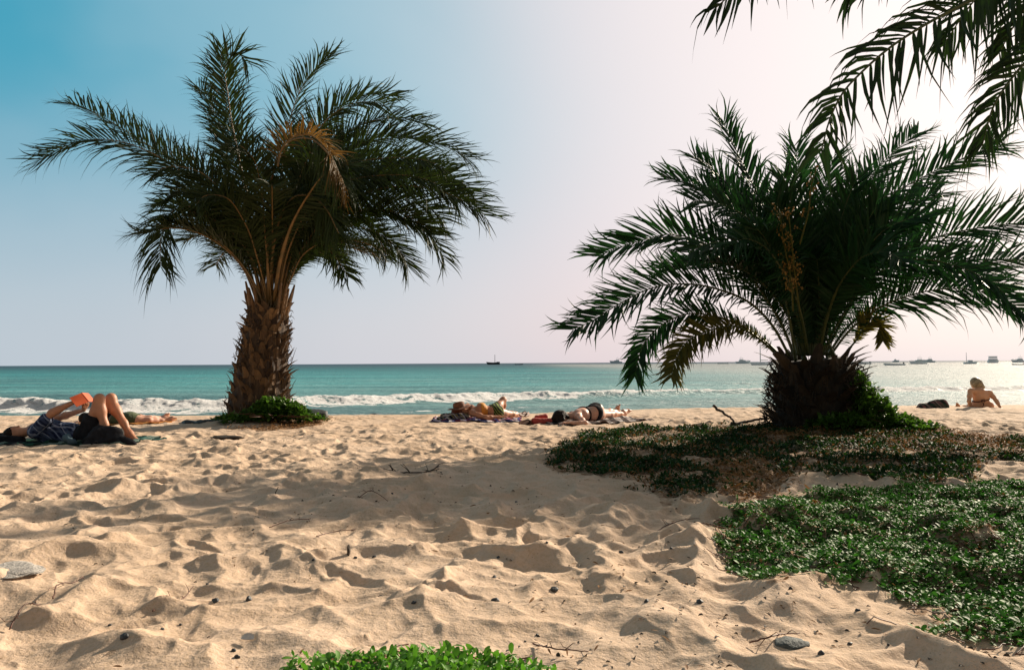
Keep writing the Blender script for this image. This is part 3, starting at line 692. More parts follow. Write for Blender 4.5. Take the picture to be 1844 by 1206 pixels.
# right palm ------------------------------------------------------
YR = 10.9
rb = at(1478, 778, YR); rt = at(1464, 650, YR); rb[2] = gz(rb[0], rb[1])
def RF(pts, dY, **kw):
    kw.setdefault('droop', 0.03); kw.setdefault('smin', 0.07); kw.setdefault('t0', 0.38)
    kw.setdefault('face', (-0.15, -1.0, 0.5) if dY < 0.3 else (0.1, -0.8, 0.8))
    return (spline(px_frond(pts, YR, dY), 40)[:37], kw)
Ym = [MAT['leaf_yellow'], MAT['rachis_r']]
right_fronds = [
    RF([(1421, 640), (1390, 585), (1350, 545), (1297, 522), (1248, 512), (1176, 518), (1119, 545), (1056, 583), (994, 607)], -1.2, n=64, L=0.50, vee=0.35, tint=0.3, lean=0.15),
    RF([(1432, 640), (1410, 590), (1375, 530), (1335, 480), (1272, 440), (1210, 422), (1152, 434), (1085, 458), (1048, 482)], -0.3, n=64, L=0.52, vee=0.5, tint=0.4),
    RF([(1405, 640), (1375, 612), (1345, 592), (1290, 570), (1240, 565), (1195, 583), (1160, 618), (1146, 660), (1140, 706)], -0.6, n=60, L=0.34, vee=0.2, droop=0.1),
    RF([(1400, 640), (1370, 612), (1325, 588), (1277, 595), (1239, 614), (1214, 655), (1206, 700)], -1.1, n=56, L=0.30, vee=0.2, droop=0.1, mats=Ym, tint=0.35),
    RF([(1438, 640), (1420, 570), (1385, 480), (1335, 400), (1280, 350), (1215, 324), (1166, 322)], 0.3, n=60, L=0.50, vee=0.4, tint=0.35),
    RF([(1442, 640), (1425, 560), (1390, 460), (1345, 376), (1300, 322), (1258, 288), (1224, 268)], 0.7, n=56, L=0.48, vee=0.4),
    RF([(1448, 640), (1435, 540), (1405, 440), (1362, 345), (1328, 275), (1306, 227), (1295, 186)], 0.4, n=58, L=0.48, vee=0.4, droop=0.05),
    RF([(1446, 640), (1432, 550), (1400, 455), (1350, 395), (1290, 365), (1218, 362)], -0.9, n=54, L=0.45, vee=0.3),
    RF([(1470, 640), (1480, 560), (1510, 450), (1560, 376), (1632, 335), (1705, 298), (1777, 268), (1840, 250)], 0.0, n=64, L=0.56, vee=0.45, tint=0.5),
    RF([(1466, 640), (1472, 540), (1500, 430), (1540, 360), (1584, 300), (1632, 254), (1681, 224)], 0.9, n=60, L=0.5, vee=0.35, droop=0.05, tint=0.5),
    RF([(1485, 640), (1515, 580), (1560, 510), (1613, 460), (1680, 429), (1753, 412), (1844, 402), (1950, 412), (2020, 440)], -0.5, n=66, L=0.58, vee=0.55, tint=0.35),
    RF([(1490, 640), (1525, 590), (1575, 548), (1632, 505), (1729, 474), (1844, 470), (1930, 498), (1985, 545)], 0.3, n=66, L=0.55, vee=0.3, tint=0.3),
    RF([(1495, 640), (1530, 595), (1580, 556), (1652, 528), (1753, 522), (1820, 545), (1868, 592)], -0.8, n=60, L=0.5, vee=0.2, tint=0.3),
    RF([(1512, 648), (1540, 615), (1570, 580), (1582, 582), (1588, 600), (1590, 622)], -0.3, n=30, L=0.22, vee=0.2, mats=Ym, t0=0.5, smin=0.3, tint=0.5),
    RF([(1455, 640), (1450, 540), (1438, 440), (1420, 345), (1402, 290)], -0.5, n=50, L=0.5, vee=0.3, tint=0.75),
    RF([(1458, 640), (1458, 520), (1450, 400), (1438, 300), (1430, 240)], 0.6, n=50, L=0.5, vee=0.3, tint=0.6),
    RF([(1462, 640), (1468, 520), (1480, 400), (1494, 310), (1506, 258)], 0.3, n=50, L=0.5, vee=0.3, tint=0.6),
    RF([(1466, 640), (1478, 540), (1505, 430), (1530, 350), (1552, 300)], -0.6, n=50, L=0.5, vee=0.3, tint=0.6),
    RF([(1478, 640), (1500, 560), (1545, 470), (1600, 410), (1650, 392), (1700, 400)], -1.4, n=52, L=0.5, vee=0.25),
    RF([(1480, 640), (1510, 580), (1570, 500), (1640, 468), (1720, 478), (1790, 512), (1840, 560)], -1.6, n=56, L=0.52, vee=0.2),
    RF([(1450, 640), (1432, 560), (1390, 480), (1330, 440), (1270, 440), (1220, 470)], -1.5, n=52, L=0.46, vee=0.25),
    RF([(1430, 640), (1395, 560), (1340, 505), (1280, 480), (1220, 478), (1165, 495)], 0.9, n=52, L=0.42, vee=0.3),
    RF([(1455, 640), (1440, 560), (1410, 490), (1370, 440), (1340, 430), (1310, 450)], -1.9, n=50, L=0.45, vee=0.2),
    RF([(1475, 640), (1490, 570), (1520, 500), (1560, 460), (1600, 455), (1640, 485)], -2.0, n=50, L=0.45, vee=0.2),
]
right_fronds += jitter_doubles(right_fronds, RF, [5, 8, 14, 15, 16, 17], 73, (-0.4, 0.8))
right_fill = []
rr = np.random.default_rng(9)
for i in range(15):
    az = R((0 if i % 4 else 180) + rr.uniform(-75, 75)); el = R(rr.uniform(66, 86))
    right_fill.append((arc_frond(rt + np.array([rr.uniform(-.3, .3), rr.uniform(-.2, .2), 0.0]), az, el, rr.uniform(1.9, 2.7), R(rr.uniform(40, 80))), dict(n=48, vee=0.35, tint=float(rr.uniform(.2, .5)))))
def trunk_right(mb, r):
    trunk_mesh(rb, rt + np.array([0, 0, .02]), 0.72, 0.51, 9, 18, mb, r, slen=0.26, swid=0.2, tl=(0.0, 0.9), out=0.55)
    for i in range(900):                              # shaggy fibres and rootlets
        h = r.random(); a = r.uniform(0, 6.28); rd = 0.73 + (0.55 - 0.73) * h
        c = rb + (rt - rb) * h + np.array([math.cos(a), math.sin(a), 0]) * rd
        d = np.array([math.cos(a) * r.uniform(.3, 1), math.sin(a) * r.uniform(.3, 1), r.normal(0, .7)]) * r.uniform(0.05, 0.17)
        mb.tube([c, c + d * 0.6 + np.array([0, 0, .02]), c + d], [0.008, 0.006, 0.002], 3, 0, float(r.uniform(0, .6)), cap=False)
    c = at(1408, 645, YR - 0.3)                       # pale cut stub at the crown's left
    mb.tube([c + np.array([.15, .1, -.15]), c, c + np.array([-.10, 0, .08])], [0.10, 0.085, 0.05], 8, 0, 1.6, flat=0.6)
rp = palm('palm_tree', 'squat bushy date palm with dark shaggy trunk right of the sunbathers', rb, rt, right_fronds, right_fill, [MAT['leaf_r'], MAT['rachis_r']], 0.5, 0.031, trunk_right, 'date palms on the beach', 4)
# flower stalks hanging in front of its crown
def flower_stalk(pts, dY, n, seed):
    r = np.random.default_rng(seed); mb = MB()
    C = spline(px_frond(pts, YR - 1.35, dY), 24); mb.tube(C, np.linspace(0.012, 0.005, 24), 6, 1)
    for i in range(n):
        p = C[r.integers(4, 24)]; d = r.normal(0, 1, 3); d[2] = abs(d[2]) * 0.7 + 0.2; d = d / np.linalg.norm(d) * r.uniform(0.06, 0.2)
        mb.tube([p, p + d * 0.6, p + d], [0.004, 0.003, 0.002], 4, 1)
        for kx in range(3):
            q = p + d * r.uniform(0.5, 1) + r.normal(0, 0.012, 3)
            mb.ball(q, (0.011, 0.007, 0.018), 0, 5, 4, rot=rotx(r.uniform(0, 3)) @ rotz(r.uniform(0, 3)), t=float(r.uniform(0.2, 1)))
    return mb.build('flower_stalk', [MAT['flower'], MAT['leaf_yellow']], rp)
flower_stalk([(1428, 560), (1424, 500), (1412, 440), (1404, 380)], -0.2, 34, 1)
flower_stalk([(1440, 560), (1432, 500), (1425, 430), (1420, 385)], -0.3, 22, 2)
flower_stalk([(1432, 470), (1424, 480), (1424, 505), (1428, 528)], -0.3, 20, 3)
flower_stalk([(1440, 440), (1456, 380), (1462, 330), (1470, 305)], -0.1, 10, 4)

# near palm (trunk outside the picture) -----------------------------
YN = 4.5
nc = at(2330, -150, YN + 0.2)
nb = np.array([nc[0] + 0.1, nc[1] + 0.1, 0.0]); nb[2] = gz(nb[0], nb[1])
def NF(pts, dY, **kw):
    kw.setdefault('face', (0.1, -0.9, 0.45)); kw.setdefault('dens', 1.4); kw.setdefault('lmul', 1.0)
    return (px_frond([(2320, -130)] + pts, YN, dY), kw)
near_fronds = [
    NF([(2150, -150), (1980, -110), (1840, -45), (1725, 13), (1659, 49), (1600, 88), (1554, 128), (1518, 167), (1495, 213), (1480, 268)], -0.5, n=64, L=0.38, W=0.022, tipl=0.45, vee=0.0, droop=0.30, tint=0.45, gaps=0.1, angs=(70, 34)),
    NF([(2180, -80), (2050, -30), (1930, 40), (1844, 115), (1810, 157), (1790, 190), (1777, 229), (1769, 262)], 0.0, n=60, L=0.35, W=0.020, tipl=0.45, vee=0.0, droop=0.28, tint=0.4, gaps=0.08, angs=(68, 30)),
    NF([(2100, -260), (1850, -290), (1600, -220), (1420, -100), (1345, -35), (1290, 14)], -0.7, n=64, L=0.37, W=0.021, tipl=0.45, vee=0.1, droop=0.25, angs=(62, 26)),
    NF([(2120, -230), (1950, -180), (1820, -70), (1740, 20), (1700, 80)], 0.6, n=56, L=0.35, W=0.020, tipl=0.45, vee=0.0, droop=0.3),
    NF([(2150, -190), (2010, -130), (1900, -50), (1830, 40), (1800, 95)], 0.9, n=56, L=0.37, W=0.021, tipl=0.45, vee=0.0, droop=0.3),
    NF([(2100, -240), (1900, -220), (1720, -150), (1600, -70), (1528, -12)], 1.2, n=54, L=0.34, W=0.03, vee=0.1, droop=0.2),
]
near_fill = []
rr = np.random.default_rng(15)
for i in range(20):
    az = R(20 + i * 360 / 20 + rr.uniform(-7, 7))
    if 225 < math.degrees(az) % 360 < 325 : el, bend = R(rr.uniform(66, 80)), R(50)
    else: el, bend = R(rr.uniform(25, 75)), R(rr.uniform(60, 95))
    near_fill.append((arc_frond(nc, az, el, rr.uniform(2.0, 2.7), bend), dict(n=50, vee=0.2, W=0.03, dens=1.0)))
def trunk_near(mb, r):
    trunk_mesh(nb, nc, 0.36, 0.28, 20, 11, mb, r, slen=0.22, swid=0.17, out=0.4)
palm('palm_tree', 'near palm whose long fronds hang in from the upper right corner', nb, nc, near_fronds, near_fill, [MAT['leaf_n'], MAT['rachis_r']], 0.42, 0.036, trunk_near, 'date palms on the beach', 6)

# ------------------------------------------------------------------ creeping plants
def leaves(P, n_dir, L, W, r, mb, m=0, tint=(0.0, 1.0), cup=0.25):
    """P: leaf base points; n_dir: pointing directions (unit)"""
    q = len(P); up = np.array([0, 0, 1.0]) + r.normal(0, 0.35, (q, 3))
    S = np.cross(n_dir, up); S /= np.linalg.norm(S, axis=1)[:, None] + 1e-9
    Nn = np.cross(S, n_dir)
    big = np.clip(r.lognormal(-0.05, 0.28, q), 0.5, 1.5); L = L * big * r.uniform(0.8, 1.2, q); W = W * big * r.uniform(0.75, 1.25, q)
    st = [(0.0, 0.10, 0.0), (0.35, 0.85, 0.0), (0.7, 0.95, -0.03), (0.93, 0.5, -0.10), (1.0, 0.08, -0.14)]
    Vs = []
    for s, w, dz in st:
        c = P + n_dir * (L * s)[:, None] + Nn * (L * dz)[:, None]
        o = S * (W * 0.5 * w)[:, None]; f = Nn * (W * cup * w * 0.5)[:, None]
        Vs += [c - o + f, c, c + o + f]
    V = np.stack(Vs, 1); mcount = len(st)
    base = np.arange(q)[:, None, None] * (3 * mcount); kk = np.arange(mcount - 1)[None, :, None] * 3
    F = np.concatenate([(base + kk + np.array([0, 1, 4, 3])[None, None]).reshape(-1, 4), (base + kk + np.array([1, 2, 5, 4])[None, None]).reshape(-1, 4)])
    tv = r.uniform(*tint, q)
    mb.add(V.reshape(-1, 3), F, m, np.repeat(tv, 3 * mcount))
def dirs(q, r, lo, hi):
    a = r.uniform(0, 2 * math.pi, q); e = np.radians(r.uniform(lo, hi, q))
    return np.stack([np.cos(a) * np.cos(e), np.sin(a) * np.cos(e), np.sin(e)], -1)
def sample_poly(poly, dens, r):
    lo = poly.min(0); hi = poly.max(0); n = int((hi - lo).prod() * dens)
    P = r.uniform(lo, hi, (n, 2)); return P
def patch(name, label, polys, dens, L, W, H, mat, seed, lo=5, hi=60, thr=-0.45, tint=(0, 1), dry=0.04, sprigs=0, clear=None):
    r = np.random.default_rng(seed); mb = MB()
    for poly in polys:
        Q = sample_poly(poly, dens, r)
        Pw = Q + 0.22 * np.stack([fbm(Q[:, 0] * 2.2, Q[:, 1] * 2.2, 81, 5), fbm(Q[:, 0] * 2.2, Q[:, 1] * 2.2, 86, 5)], -1) + r.normal(0, 0.035, Q.shape)
        keep = in_poly(Pw, poly)
        nz = fbm(Q[:, 0] * 1.4, Q[:, 1] * 1.4, 90 + seed, 4)
        keep &= nz + r.normal(0, 0.12, len(Q)) > thr
        if clear is not None: keep &= ~(in_poly(Q, clear) & (r.random(len(Q)) < 0.85))
        Q = Q[keep]; nz = nz[keep]
        lump = np.clip(0.6 + 0.7 * fbm(Q[:, 0] * 3.5, Q[:, 1] * 3.5, 95 + seed, 3), 0.15, 1.4)
        z = sand_z(Q[:, 0], Q[:, 1]); P = np.stack([Q[:, 0], Q[:, 1], z + H * lump * r.uniform(0.1, 1, len(Q)) ** 0.6], -1)
        isdry = r.random(len(P)) < dry + 0.25 * (nz < thr + 0.15)
        for sel, mi in ((~isdry, 0), (isdry, 1)):
            if sel.sum(): leaves(P[sel], dirs(sel.sum(), r, lo, hi), L, W, r, mb, mi, tint)
        # runners
        nr_ = int(len(P) / 70); p = P[r.integers(0, len(P), nr_)][:, :2].copy(); a = r.uniform(0, 6.28, nr_); tr = []
        for q in range(6):
            tr.append(p.copy()); a = a + r.normal(0, 0.8, nr_); p = p + 0.035 * np.stack([np.cos(a), np.sin(a)], -1)
        tr = np.stack(tr, 1); tz = sand_z(tr[..., 0].ravel(), tr[..., 1].ravel()).reshape(nr_, 6) + 0.004 + 0.012 * r.random((nr_, 6))
        for q in range(nr_):
            mb.tube(np.concatenate([tr[q], tz[q][:, None]], 1), 0.0024, 4, 2, cap=False)
        # upright sprigs above the mat
        for i in range(sprigs):
            p = P[r.integers(len(P))]; h = r.uniform(0.03, 0.06); d = np.array([r.normal(0, .25), r.normal(0, .25), 1.0])
            mb.tube([p, p + d * h], [0.003, 0.002], 4, 0, cap=False)
            B = np.repeat((p + d * h * 0.6)[None], 7, 0) + d * (np.linspace(0, 1, 7)[:, None] * h * 0.45)
            leaves(B, dirs(7, r, 25, 70), L * 0.9, W * 0.85, r, mb, 0, (0.5, 1))
    o = mb.build(name, [mat, MAT['drycover'], MAT['stem']])
    tag(o, label, 'ground cover', kind='stuff'); return o
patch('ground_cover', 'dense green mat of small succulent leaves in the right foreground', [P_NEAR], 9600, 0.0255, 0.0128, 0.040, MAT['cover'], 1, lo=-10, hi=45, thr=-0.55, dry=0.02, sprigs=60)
patch('ground_cover', 'shaded patchy mat of creeping leaves spreading before the squat palm', [P_MID], 4300, 0.034, 0.0165, 0.058, MAT['cover_shaded'], 2, lo=0, hi=65, thr=-0.12, tint=(0, 0.8), dry=0.07, sprigs=60, clear=P_DRY)
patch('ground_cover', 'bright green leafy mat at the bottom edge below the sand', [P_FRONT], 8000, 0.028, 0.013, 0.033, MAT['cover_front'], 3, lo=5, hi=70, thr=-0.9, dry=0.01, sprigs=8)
def litter(name, label, polys, dens, seed):
    r = np.random.default_rng(seed); mb = MB()
    for poly in polys:
        Q = sample_poly(poly, dens, r); Q = Q[in_poly(Q + 0.1 * r.normal(size=Q.shape), poly)]
        P = np.stack([Q[:, 0], Q[:, 1], sand_z(Q[:, 0], Q[:, 1]) + 0.008 + 0.04 * r.random(len(Q)) ** 2], -1)
        leaves(P, dirs(len(P), r, -10, 40), 0.06, 0.012, r, mb, 0, (0, 1))
    return tag(mb.build(name, [MAT['drycover']]), label, 'plant litter', kind='stuff')
litter('dry_litter', 'reddish brown dead runners and leaves among the shaded creeping mat', [P_DRY, P_DRY2], 1300, 21)
litter('dry_litter', 'brown leaf litter on the sand below the low creeping bush', [P_DRY3], 900, 22)

def shrub(name, label, cat, pts_fn, n, L, W, mat, origin, seed, stems):
    r = np.random.default_rng(seed); o = empty(name, origin, label, cat)
    mb = MB(); P, D = pts_fn(n, r); leaves(P, D, L, W, r, mb, 0, (0, 1)); mb.build('foliage', [mat], o)
    mb = MB()
    for s in stems(r): mb.tube(s, np.linspace(0.009, 0.003, len(s)), 5, 0)
    mb.build('stems', [MAT['stem']], o); return o
def heap(blobs):
    """leaf points over a heap made of flattened domes (x, y, rx, ry, h)"""
    def fn(n, r):
        Ps = []; Ds = []
        w = np.array([b[2] * b[3] + b[2] * b[4] for b in blobs]); w = w / w.sum()
        for b, ww in zip(blobs, w):
            q = int(n * ww); a = r.uniform(0, 6.28, q); u = np.sqrt(r.random(q)); lump = 1 + 0.25 * np.sin(a * 5 + b[0] * 9) * u
            x = b[0] + np.cos(a) * u * b[2] * lump; y = b[1] + np.sin(a) * u * b[3] * lump
            h = b[4] * np.sqrt(np.clip(1 - u ** 2, 0, 1)) * r.uniform(0.65, 1.12, q)
            P = np.stack([x, y, sand_z(x, y) + h + 0.02], -1); D = dirs(q, r, 0, 70)
            D[:, 0] += np.cos(a) * u * 0.8; D[:, 1] += np.sin(a) * u * 0.8; D /= np.linalg.norm(D, axis=1)[:, None]
            Ps.append(P); Ds.append(D)
        return np.concatenate(Ps), np.concatenate(Ds)
    return fn
def stems_round(c, rad, h, n):
    def fn(r):
        out = []
        for i in range(n):
            a = r.uniform(0, 6.28); l = rad * r.uniform(.4, 1)
            p0 = np.array([c[0], c[1], gz(c[0], c[1])]); p1 = p0 + np.array([math.cos(a) * l, math.sin(a) * l, h * r.uniform(.2, .8)])
            out.append(np.array([p0, (p0 + p1) / 2 + [0, 0, h * .2], p1]))
        return out
    return fn
g = lambda px, Y: (px - PW / 2) / FPX * Y
sc_l = (g(492, 12.4), 12.4)
shrub('shrub', 'low green creeping bush hugging the foot of the tall leaning palm', 'bush',
      heap([(g(492, 12.4), 12.45, 0.36, 0.26, 0.32), (g(518, 12.5), 12.55, 0.33, 0.28, 0.27), (g(545, 12.6), 12.6, 0.26, 0.25, 0.11), (g(440, 12.3), 12.35, 0.42, 0.2, 0.07), (g(462, 12.3), 12.4, 0.3, 0.2, 0.16), (g(568, 12.7), 12.7, 0.16, 0.15, 0.04)]),
      5200, 0.07, 0.036, MAT['ivy'], (sc_l[0], sc_l[1], gz(*sc_l)), 31, stems_round(sc_l, 0.8, 0.25, 30))
sc_r = (g(1540, 10.4), 10.4)
shrub('shrub', 'green creeper climbing the right side of the squat palm trunk', 'climbing plant',
      heap([(g(1545, 10.5), 10.5, 0.34, 0.4, 0.62), (g(1572, 10.45), 10.45, 0.34, 0.34, 0.36), (g(1602, 10.4), 10.4, 0.36, 0.3, 0.15), (g(1510, 10.2), 10.15, 0.4, 0.25, 0.20), (g(1640, 10.3), 10.3, 0.35, 0.25, 0.07)]),
      6500, 0.06, 0.032, MAT['ivy'], (sc_r[0], sc_r[1], gz(*sc_r)), 32, stems_round(sc_r, 0.6, 0.5, 30))

# ------------------------------------------------------------------ bodies: one signed distance field -> one skin
def sdf_grid(caps, h, k):
    P = np.array([[*c[0], c[2]] for c in caps] + [[*c[1], c[3]] for c in caps])
    m = 0.06
    lo = (P[:, :3] - P[:, 3:]).min(0) - m; hi = (P[:, :3] + P[:, 3:]).max(0) + m
    n = np.ceil((hi - lo) / h).astype(int) + 1
    f = np.full(n, 1.0, np.float32)
    for a, b, ra, rb in [c[:4] for c in caps]:
        a = np.asarray(a, float); b = np.asarray(b, float)
        r = max(ra, rb) + 0.09
        i0 = np.clip(np.floor((np.minimum(a, b) - r - lo) / h).astype(int), 0, n - 1); i1 = np.clip(np.ceil((np.maximum(a, b) + r - lo) / h).astype(int) + 1, 1, n)
        g = np.meshgrid(*[lo[d] + h * np.arange(i0[d], i1[d]) for d in range(3)], indexing='ij')
        p = np.stack(g, -1) - a; d = b - a; dd = d @ d + 1e-12
        t = np.clip((p @ d) / dd, 0, 1)
        dist = np.linalg.norm(p - t[..., None] * d, axis=-1) - (ra + (rb - ra) * t)
        sub = f[i0[0]:i1[0], i0[1]:i1[1], i0[2]:i1[2]]
        kk = min(k, 1.2 * min(ra, rb))
        hh = np.maximum(kk - np.abs(sub - dist), 0) / kk
        f[i0[0]:i1[0], i0[1]:i1[1], i0[2]:i1[2]] = np.minimum(sub, dist) - hh * hh * kk * 0.25
    return f, lo
def nets(f, lo, h):
    s = f < 0; n = np.array(f.shape)
    c = np.stack([s[i:n[0]-1+i, j:n[1]-1+j, l:n[2]-1+l] for i in (0, 1) for j in (0, 1) for l in (0, 1)], -1)
    act = c.any(-1) & ~c.all(-1); I = np.argwhere(act); idx = np.full(act.shape, -1); idx[act] = np.arange(len(I))
    acc = np.zeros((len(I), 3)); cnt = np.zeros(len(I))
    cs = [(i, j, l) for i in (0, 1) for j in (0, 1) for l in (0, 1)]
    for a in range(8):
        for b in range(a + 1, 8):
            if sum(x != y for x, y in zip(cs[a], cs[b])) != 1: continue
            va = f[tuple((I + cs[a]).T)]; vb = f[tuple((I + cs[b]).T)]
            x = (va < 0) != (vb < 0); t = np.where(x, va / (va - vb + 1e-12), 0)
            acc += np.where(x[:, None], np.array(cs[a]) + t[:, None] * (np.array(cs[b]) - np.array(cs[a])), 0); cnt += x
    V = lo + h * (I + acc / cnt[:, None])
    Q = []
    for ax in range(3):
        u, v = (ax + 1) % 3, (ax + 2) % 3
        s0 = np.moveaxis(s, ax, 0)
        e = s0[:-1] != s0[1:]; e = np.moveaxis(e, 0, ax)
        E = np.argwhere(e); E = E[(E[:, u] > 0) & (E[:, v] > 0) & (E[:, u] < n[u] - 1) & (E[:, v] < n[v] - 1)]
        def id_(du, dv):
            q = E.copy(); q[:, u] -= du; q[:, v] -= dv; return idx[tuple(q.T)]
        q = np.stack([id_(1, 1), id_(0, 1), id_(0, 0), id_(1, 0)], -1)
        fl = s[tuple(E.T)]; q[~fl] = q[~fl][:, ::-1]; Q.append(q)
    Q = np.concatenate(Q); return V, Q[(Q >= 0).all(1)]
def skin(name, caps, mat, parent, h=0.009, k=0.05):
    f, lo = sdf_grid(caps, h, k); V, Q = nets(f, lo, h)
    return link_mesh(name, V, [(Q, 0)], mat, parent)
def cloth(name, caps, mat, parent, region, grow=0.012, h=0.009, k=0.06):
    """a garment: the same body grown a little, kept where region(points) < 0"""
    f, lo = sdf_grid([(a, b, ra + grow, rb + grow) for a, b, ra, rb in caps], h, k)
    g = np.stack(np.meshgrid(*[lo[d] + h * np.arange(f.shape[d]) for d in range(3)], indexing='ij'), -1)
    f = np.maximum(f, region(g)); V, Q = nets(f, lo, h)
    return link_mesh(name, V, [(Q, 0)], mat, parent)
def nrm(v): v = np.asarray(v, float); return v / (np.linalg.norm(v) + 1e-12)
A = np.array
def hand(w, d, n, sc=1.0, curl=0.5, thumb=1):
    """palm, five unequal bent fingers and a thumb from the side of the palm"""
    d = nrm(d); n = nrm(A(n) - d * (A(n) @ d)); s = np.cross(d, n); c = []
    w = A(w)
    for off, r0, r1 in ((-0.026, .015, .014), (0, .017, .015), (0.026, .015, .014)):
        c.append((w + s * off * 0.5 * sc, w + d * 0.085 * sc + s * off * sc, r0 * sc, r1 * sc))
    for i, (off, ln) in enumerate(((-0.034, .058), (-0.012, .075), (0.012, .080), (0.034, .070))):
        p = w + d * 0.088 * sc + s * off * sc; a = curl * (0.5 + 0.1 * i); dd = d
        for q, (fr, r) in enumerate(((.45, .0095), (.32, .0085), (.23, .0075))):
            dd = nrm(dd * math.cos(a) + n * math.sin(a)) if q == 0 else nrm(dd + n * curl * 0.7)
            e = p + dd * ln * fr * sc; c.append((p, e, r * sc, r * 0.92 * sc)); p = e
    b = w + d * 0.03 * sc + s * thumb * 0.024 * sc; e = b + nrm(d * .6 + s * thumb * .8 + n * .25) * .042 * sc
    c.append((b, e, .014 * sc, .011 * sc)); c.append((e, e + nrm(d * .9 + s * thumb * .3 + n * .3) * .034 * sc, .0105 * sc, .0085 * sc))
    return c
def foot(an, toe, up, sc=1.0):
    an = A(an); toe = A(toe); d = nrm(toe - an); up = nrm(A(up) - d * (A(up) @ d)); s = np.cross(d, up); L = np.linalg.norm(toe - an)
    heel = an - up * 0.045 * sc - d * 0.035 * sc; ball = an + d * L * 0.68 - up * 0.052 * sc
    c = [(an, heel, .040 * sc, .034 * sc), (heel, ball, .033 * sc, .030 * sc), (an, ball + up * .015 * sc, .038 * sc, .026 * sc), (ball - s * .022 * sc, ball + s * .022 * sc, .026 * sc, .026 * sc)]
    for i, (o, l, r) in enumerate(((-.034, .07, .014), (-.014, .066, .011), (.003, .060, .0105), (.019, .052, .010), (.034, .042, .0095))):
        c.append((ball + s * o * sc, ball + s * o * 1.1 * sc + d * l * sc * 0.9, r * 1.2 * sc, r * sc))
    return c
def head(c, face, up, sc=1.0):
    c = A(c); f = nrm(face); up = nrm(A(up) - f * (A(up) @ f)); s = np.cross(f, up)
    o = [(c + up * .025 * sc - f * .02 * sc, c + up * .02 * sc + f * .02 * sc, .092 * sc, .082 * sc), (c - up * .03 * sc + f * .025 * sc, c - up * .075 * sc + f * .05 * sc, .066 * sc, .042 * sc)]
    o.append((c + f * .094 * sc + up * .012 * sc, c + f * .112 * sc - up * .022 * sc, .009 * sc, .014 * sc))
    o.append((c + f * .088 * sc - up * .055 * sc - s * .018 * sc, c + f * .088 * sc - up * .055 * sc + s * .018 * sc, .010 * sc, .010 * sc))
    for q in (-1, 1):
        o.append((c + s * q * .083 * sc + up * .015 * sc, c + s * q * .086 * sc - up * .028 * sc, .016 * sc, .011 * sc))
        o.append((c + f * .085 * sc + up * .03 * sc + s * q * .018 * sc, c + f * .078 * sc + up * .03 * sc + s * q * .048 * sc, .010 * sc, .009 * sc))
        o.append((c + f * .080 * sc + up * .008 * sc + s * q * .033 * sc, c + f * .081 * sc + up * .008 * sc + s * q * .036 * sc, .011 * sc, .011 * sc))
    return o
def figure(J, sc=1.0, sex='f', face=(0, 0, 1), parts=False):
    """J: joints; returns the capsules of the whole body"""
    J = {a: A(b, float) for a, b in J.items()}
    c = []; hp = .115 if sex == 'f' else .10; ch = .095 if sex == 'f' else .115; wa = .088 if sex == 'f' else .11
    hl, hr, sl_, sr_ = J['hipL'], J['hipR'], J['shL'], J['shR']; pel = (hl + hr) / 2; cst = (sl_ + sr_) / 2
    up = nrm(cst - pel); sd = nrm(hr - hl)
    mid = pel * .5 + cst * .5; rib = pel * .25 + cst * .75 - up * .03; wst = pel * .62 + cst * .38
    T = []
    T.append((hl + sd * .02, hr - sd * .02, hp * sc, hp * sc))
    for q in (-1, 1):
        T.append((pel + sd * q * .06, wst + sd * q * .045, hp * sc, wa * sc)); T.append((wst + sd * q * .045, rib + sd * q * .065, wa * sc, ch * sc))
    ss = nrm(sr_ - sl_)
    T.append((rib - ss * .07, rib + ss * .07, ch * sc, ch * sc)); T.append((sl_ + ss * .04, sr_ - ss * .04, .062 * sc, .062 * sc))
    T.append((cst + up * .0, rib, .08 * sc, ch * sc))
    c += T
    c.append((cst + up * .02, J['head'] - nrm(J['head'] - cst) * .05, .058 * sc, .052 * sc))
    c += head(J['head'], face, J.get('headup', J['head'] - cst), sc * (1.0 if sex == 'm' else .95))
    am = 1.0 if sex == 'm' else .88
    for q in 'LR':
        s, e, w = J['sh' + q], J['el' + q], J['wr' + q]
        c.append((s, s * .5 + e * .5, .056 * sc * am, .049 * sc * am)); c.append((s * .5 + e * .5, e, .049 * sc * am, .040 * sc * am))
        m = e * .7 + w * .3; c.append((e, m, .040 * sc * am, .041 * sc * am)); c.append((m, w, .041 * sc * am, .026 * sc * am))
        hd = J.get('hd' + q, w + (w - e)) - w
        c += hand(w, hd, J.get('hn' + q, A([0, 0, -1.0])), sc, J.get('cu' + q, A(.5)).item(), -1 if q == 'L' else 1)
        h, kn, an, to = J['hip' + q], J['kn' + q], J['an' + q], J['to' + q]
        lm = 1.06 if sex == 'f' else 1.0
        c.append((h, h * .6 + kn * .4, .090 * sc * lm, .078 * sc * lm)); c.append((h * .6 + kn * .4, kn, .078 * sc * lm, .055 * sc))
        cal = kn * .68 + an * .32; v = nrm(np.cross(np.cross(an - kn, h - kn), an - kn))
        bk = v * .018 if np.linalg.norm(np.cross(an - kn, h - kn)) > 1e-4 else 0
        c.append((kn, cal + bk, .053 * sc, .057 * sc)); c.append((cal + bk, kn * .3 + an * .7, .057 * sc, .040 * sc)); c.append((kn * .3 + an * .7, an, .040 * sc, .036 * sc))
        c += foot(an, to, J.get('fu' + q, kn - an), sc)
    return c
def skin_mat(name, c1, c2):
    m = simple(name, c1, c2, 0.5, 7, 0.0008, 120, 0.35)
    m.node_tree.nodes['Principled BSDF'].inputs['Subsurface Weight'].default_value = 0.08
    m.node_tree.nodes['Principled BSDF'].inputs['Subsurface Radius'].default_value = (0.02, 0.008, 0.004)
    return m
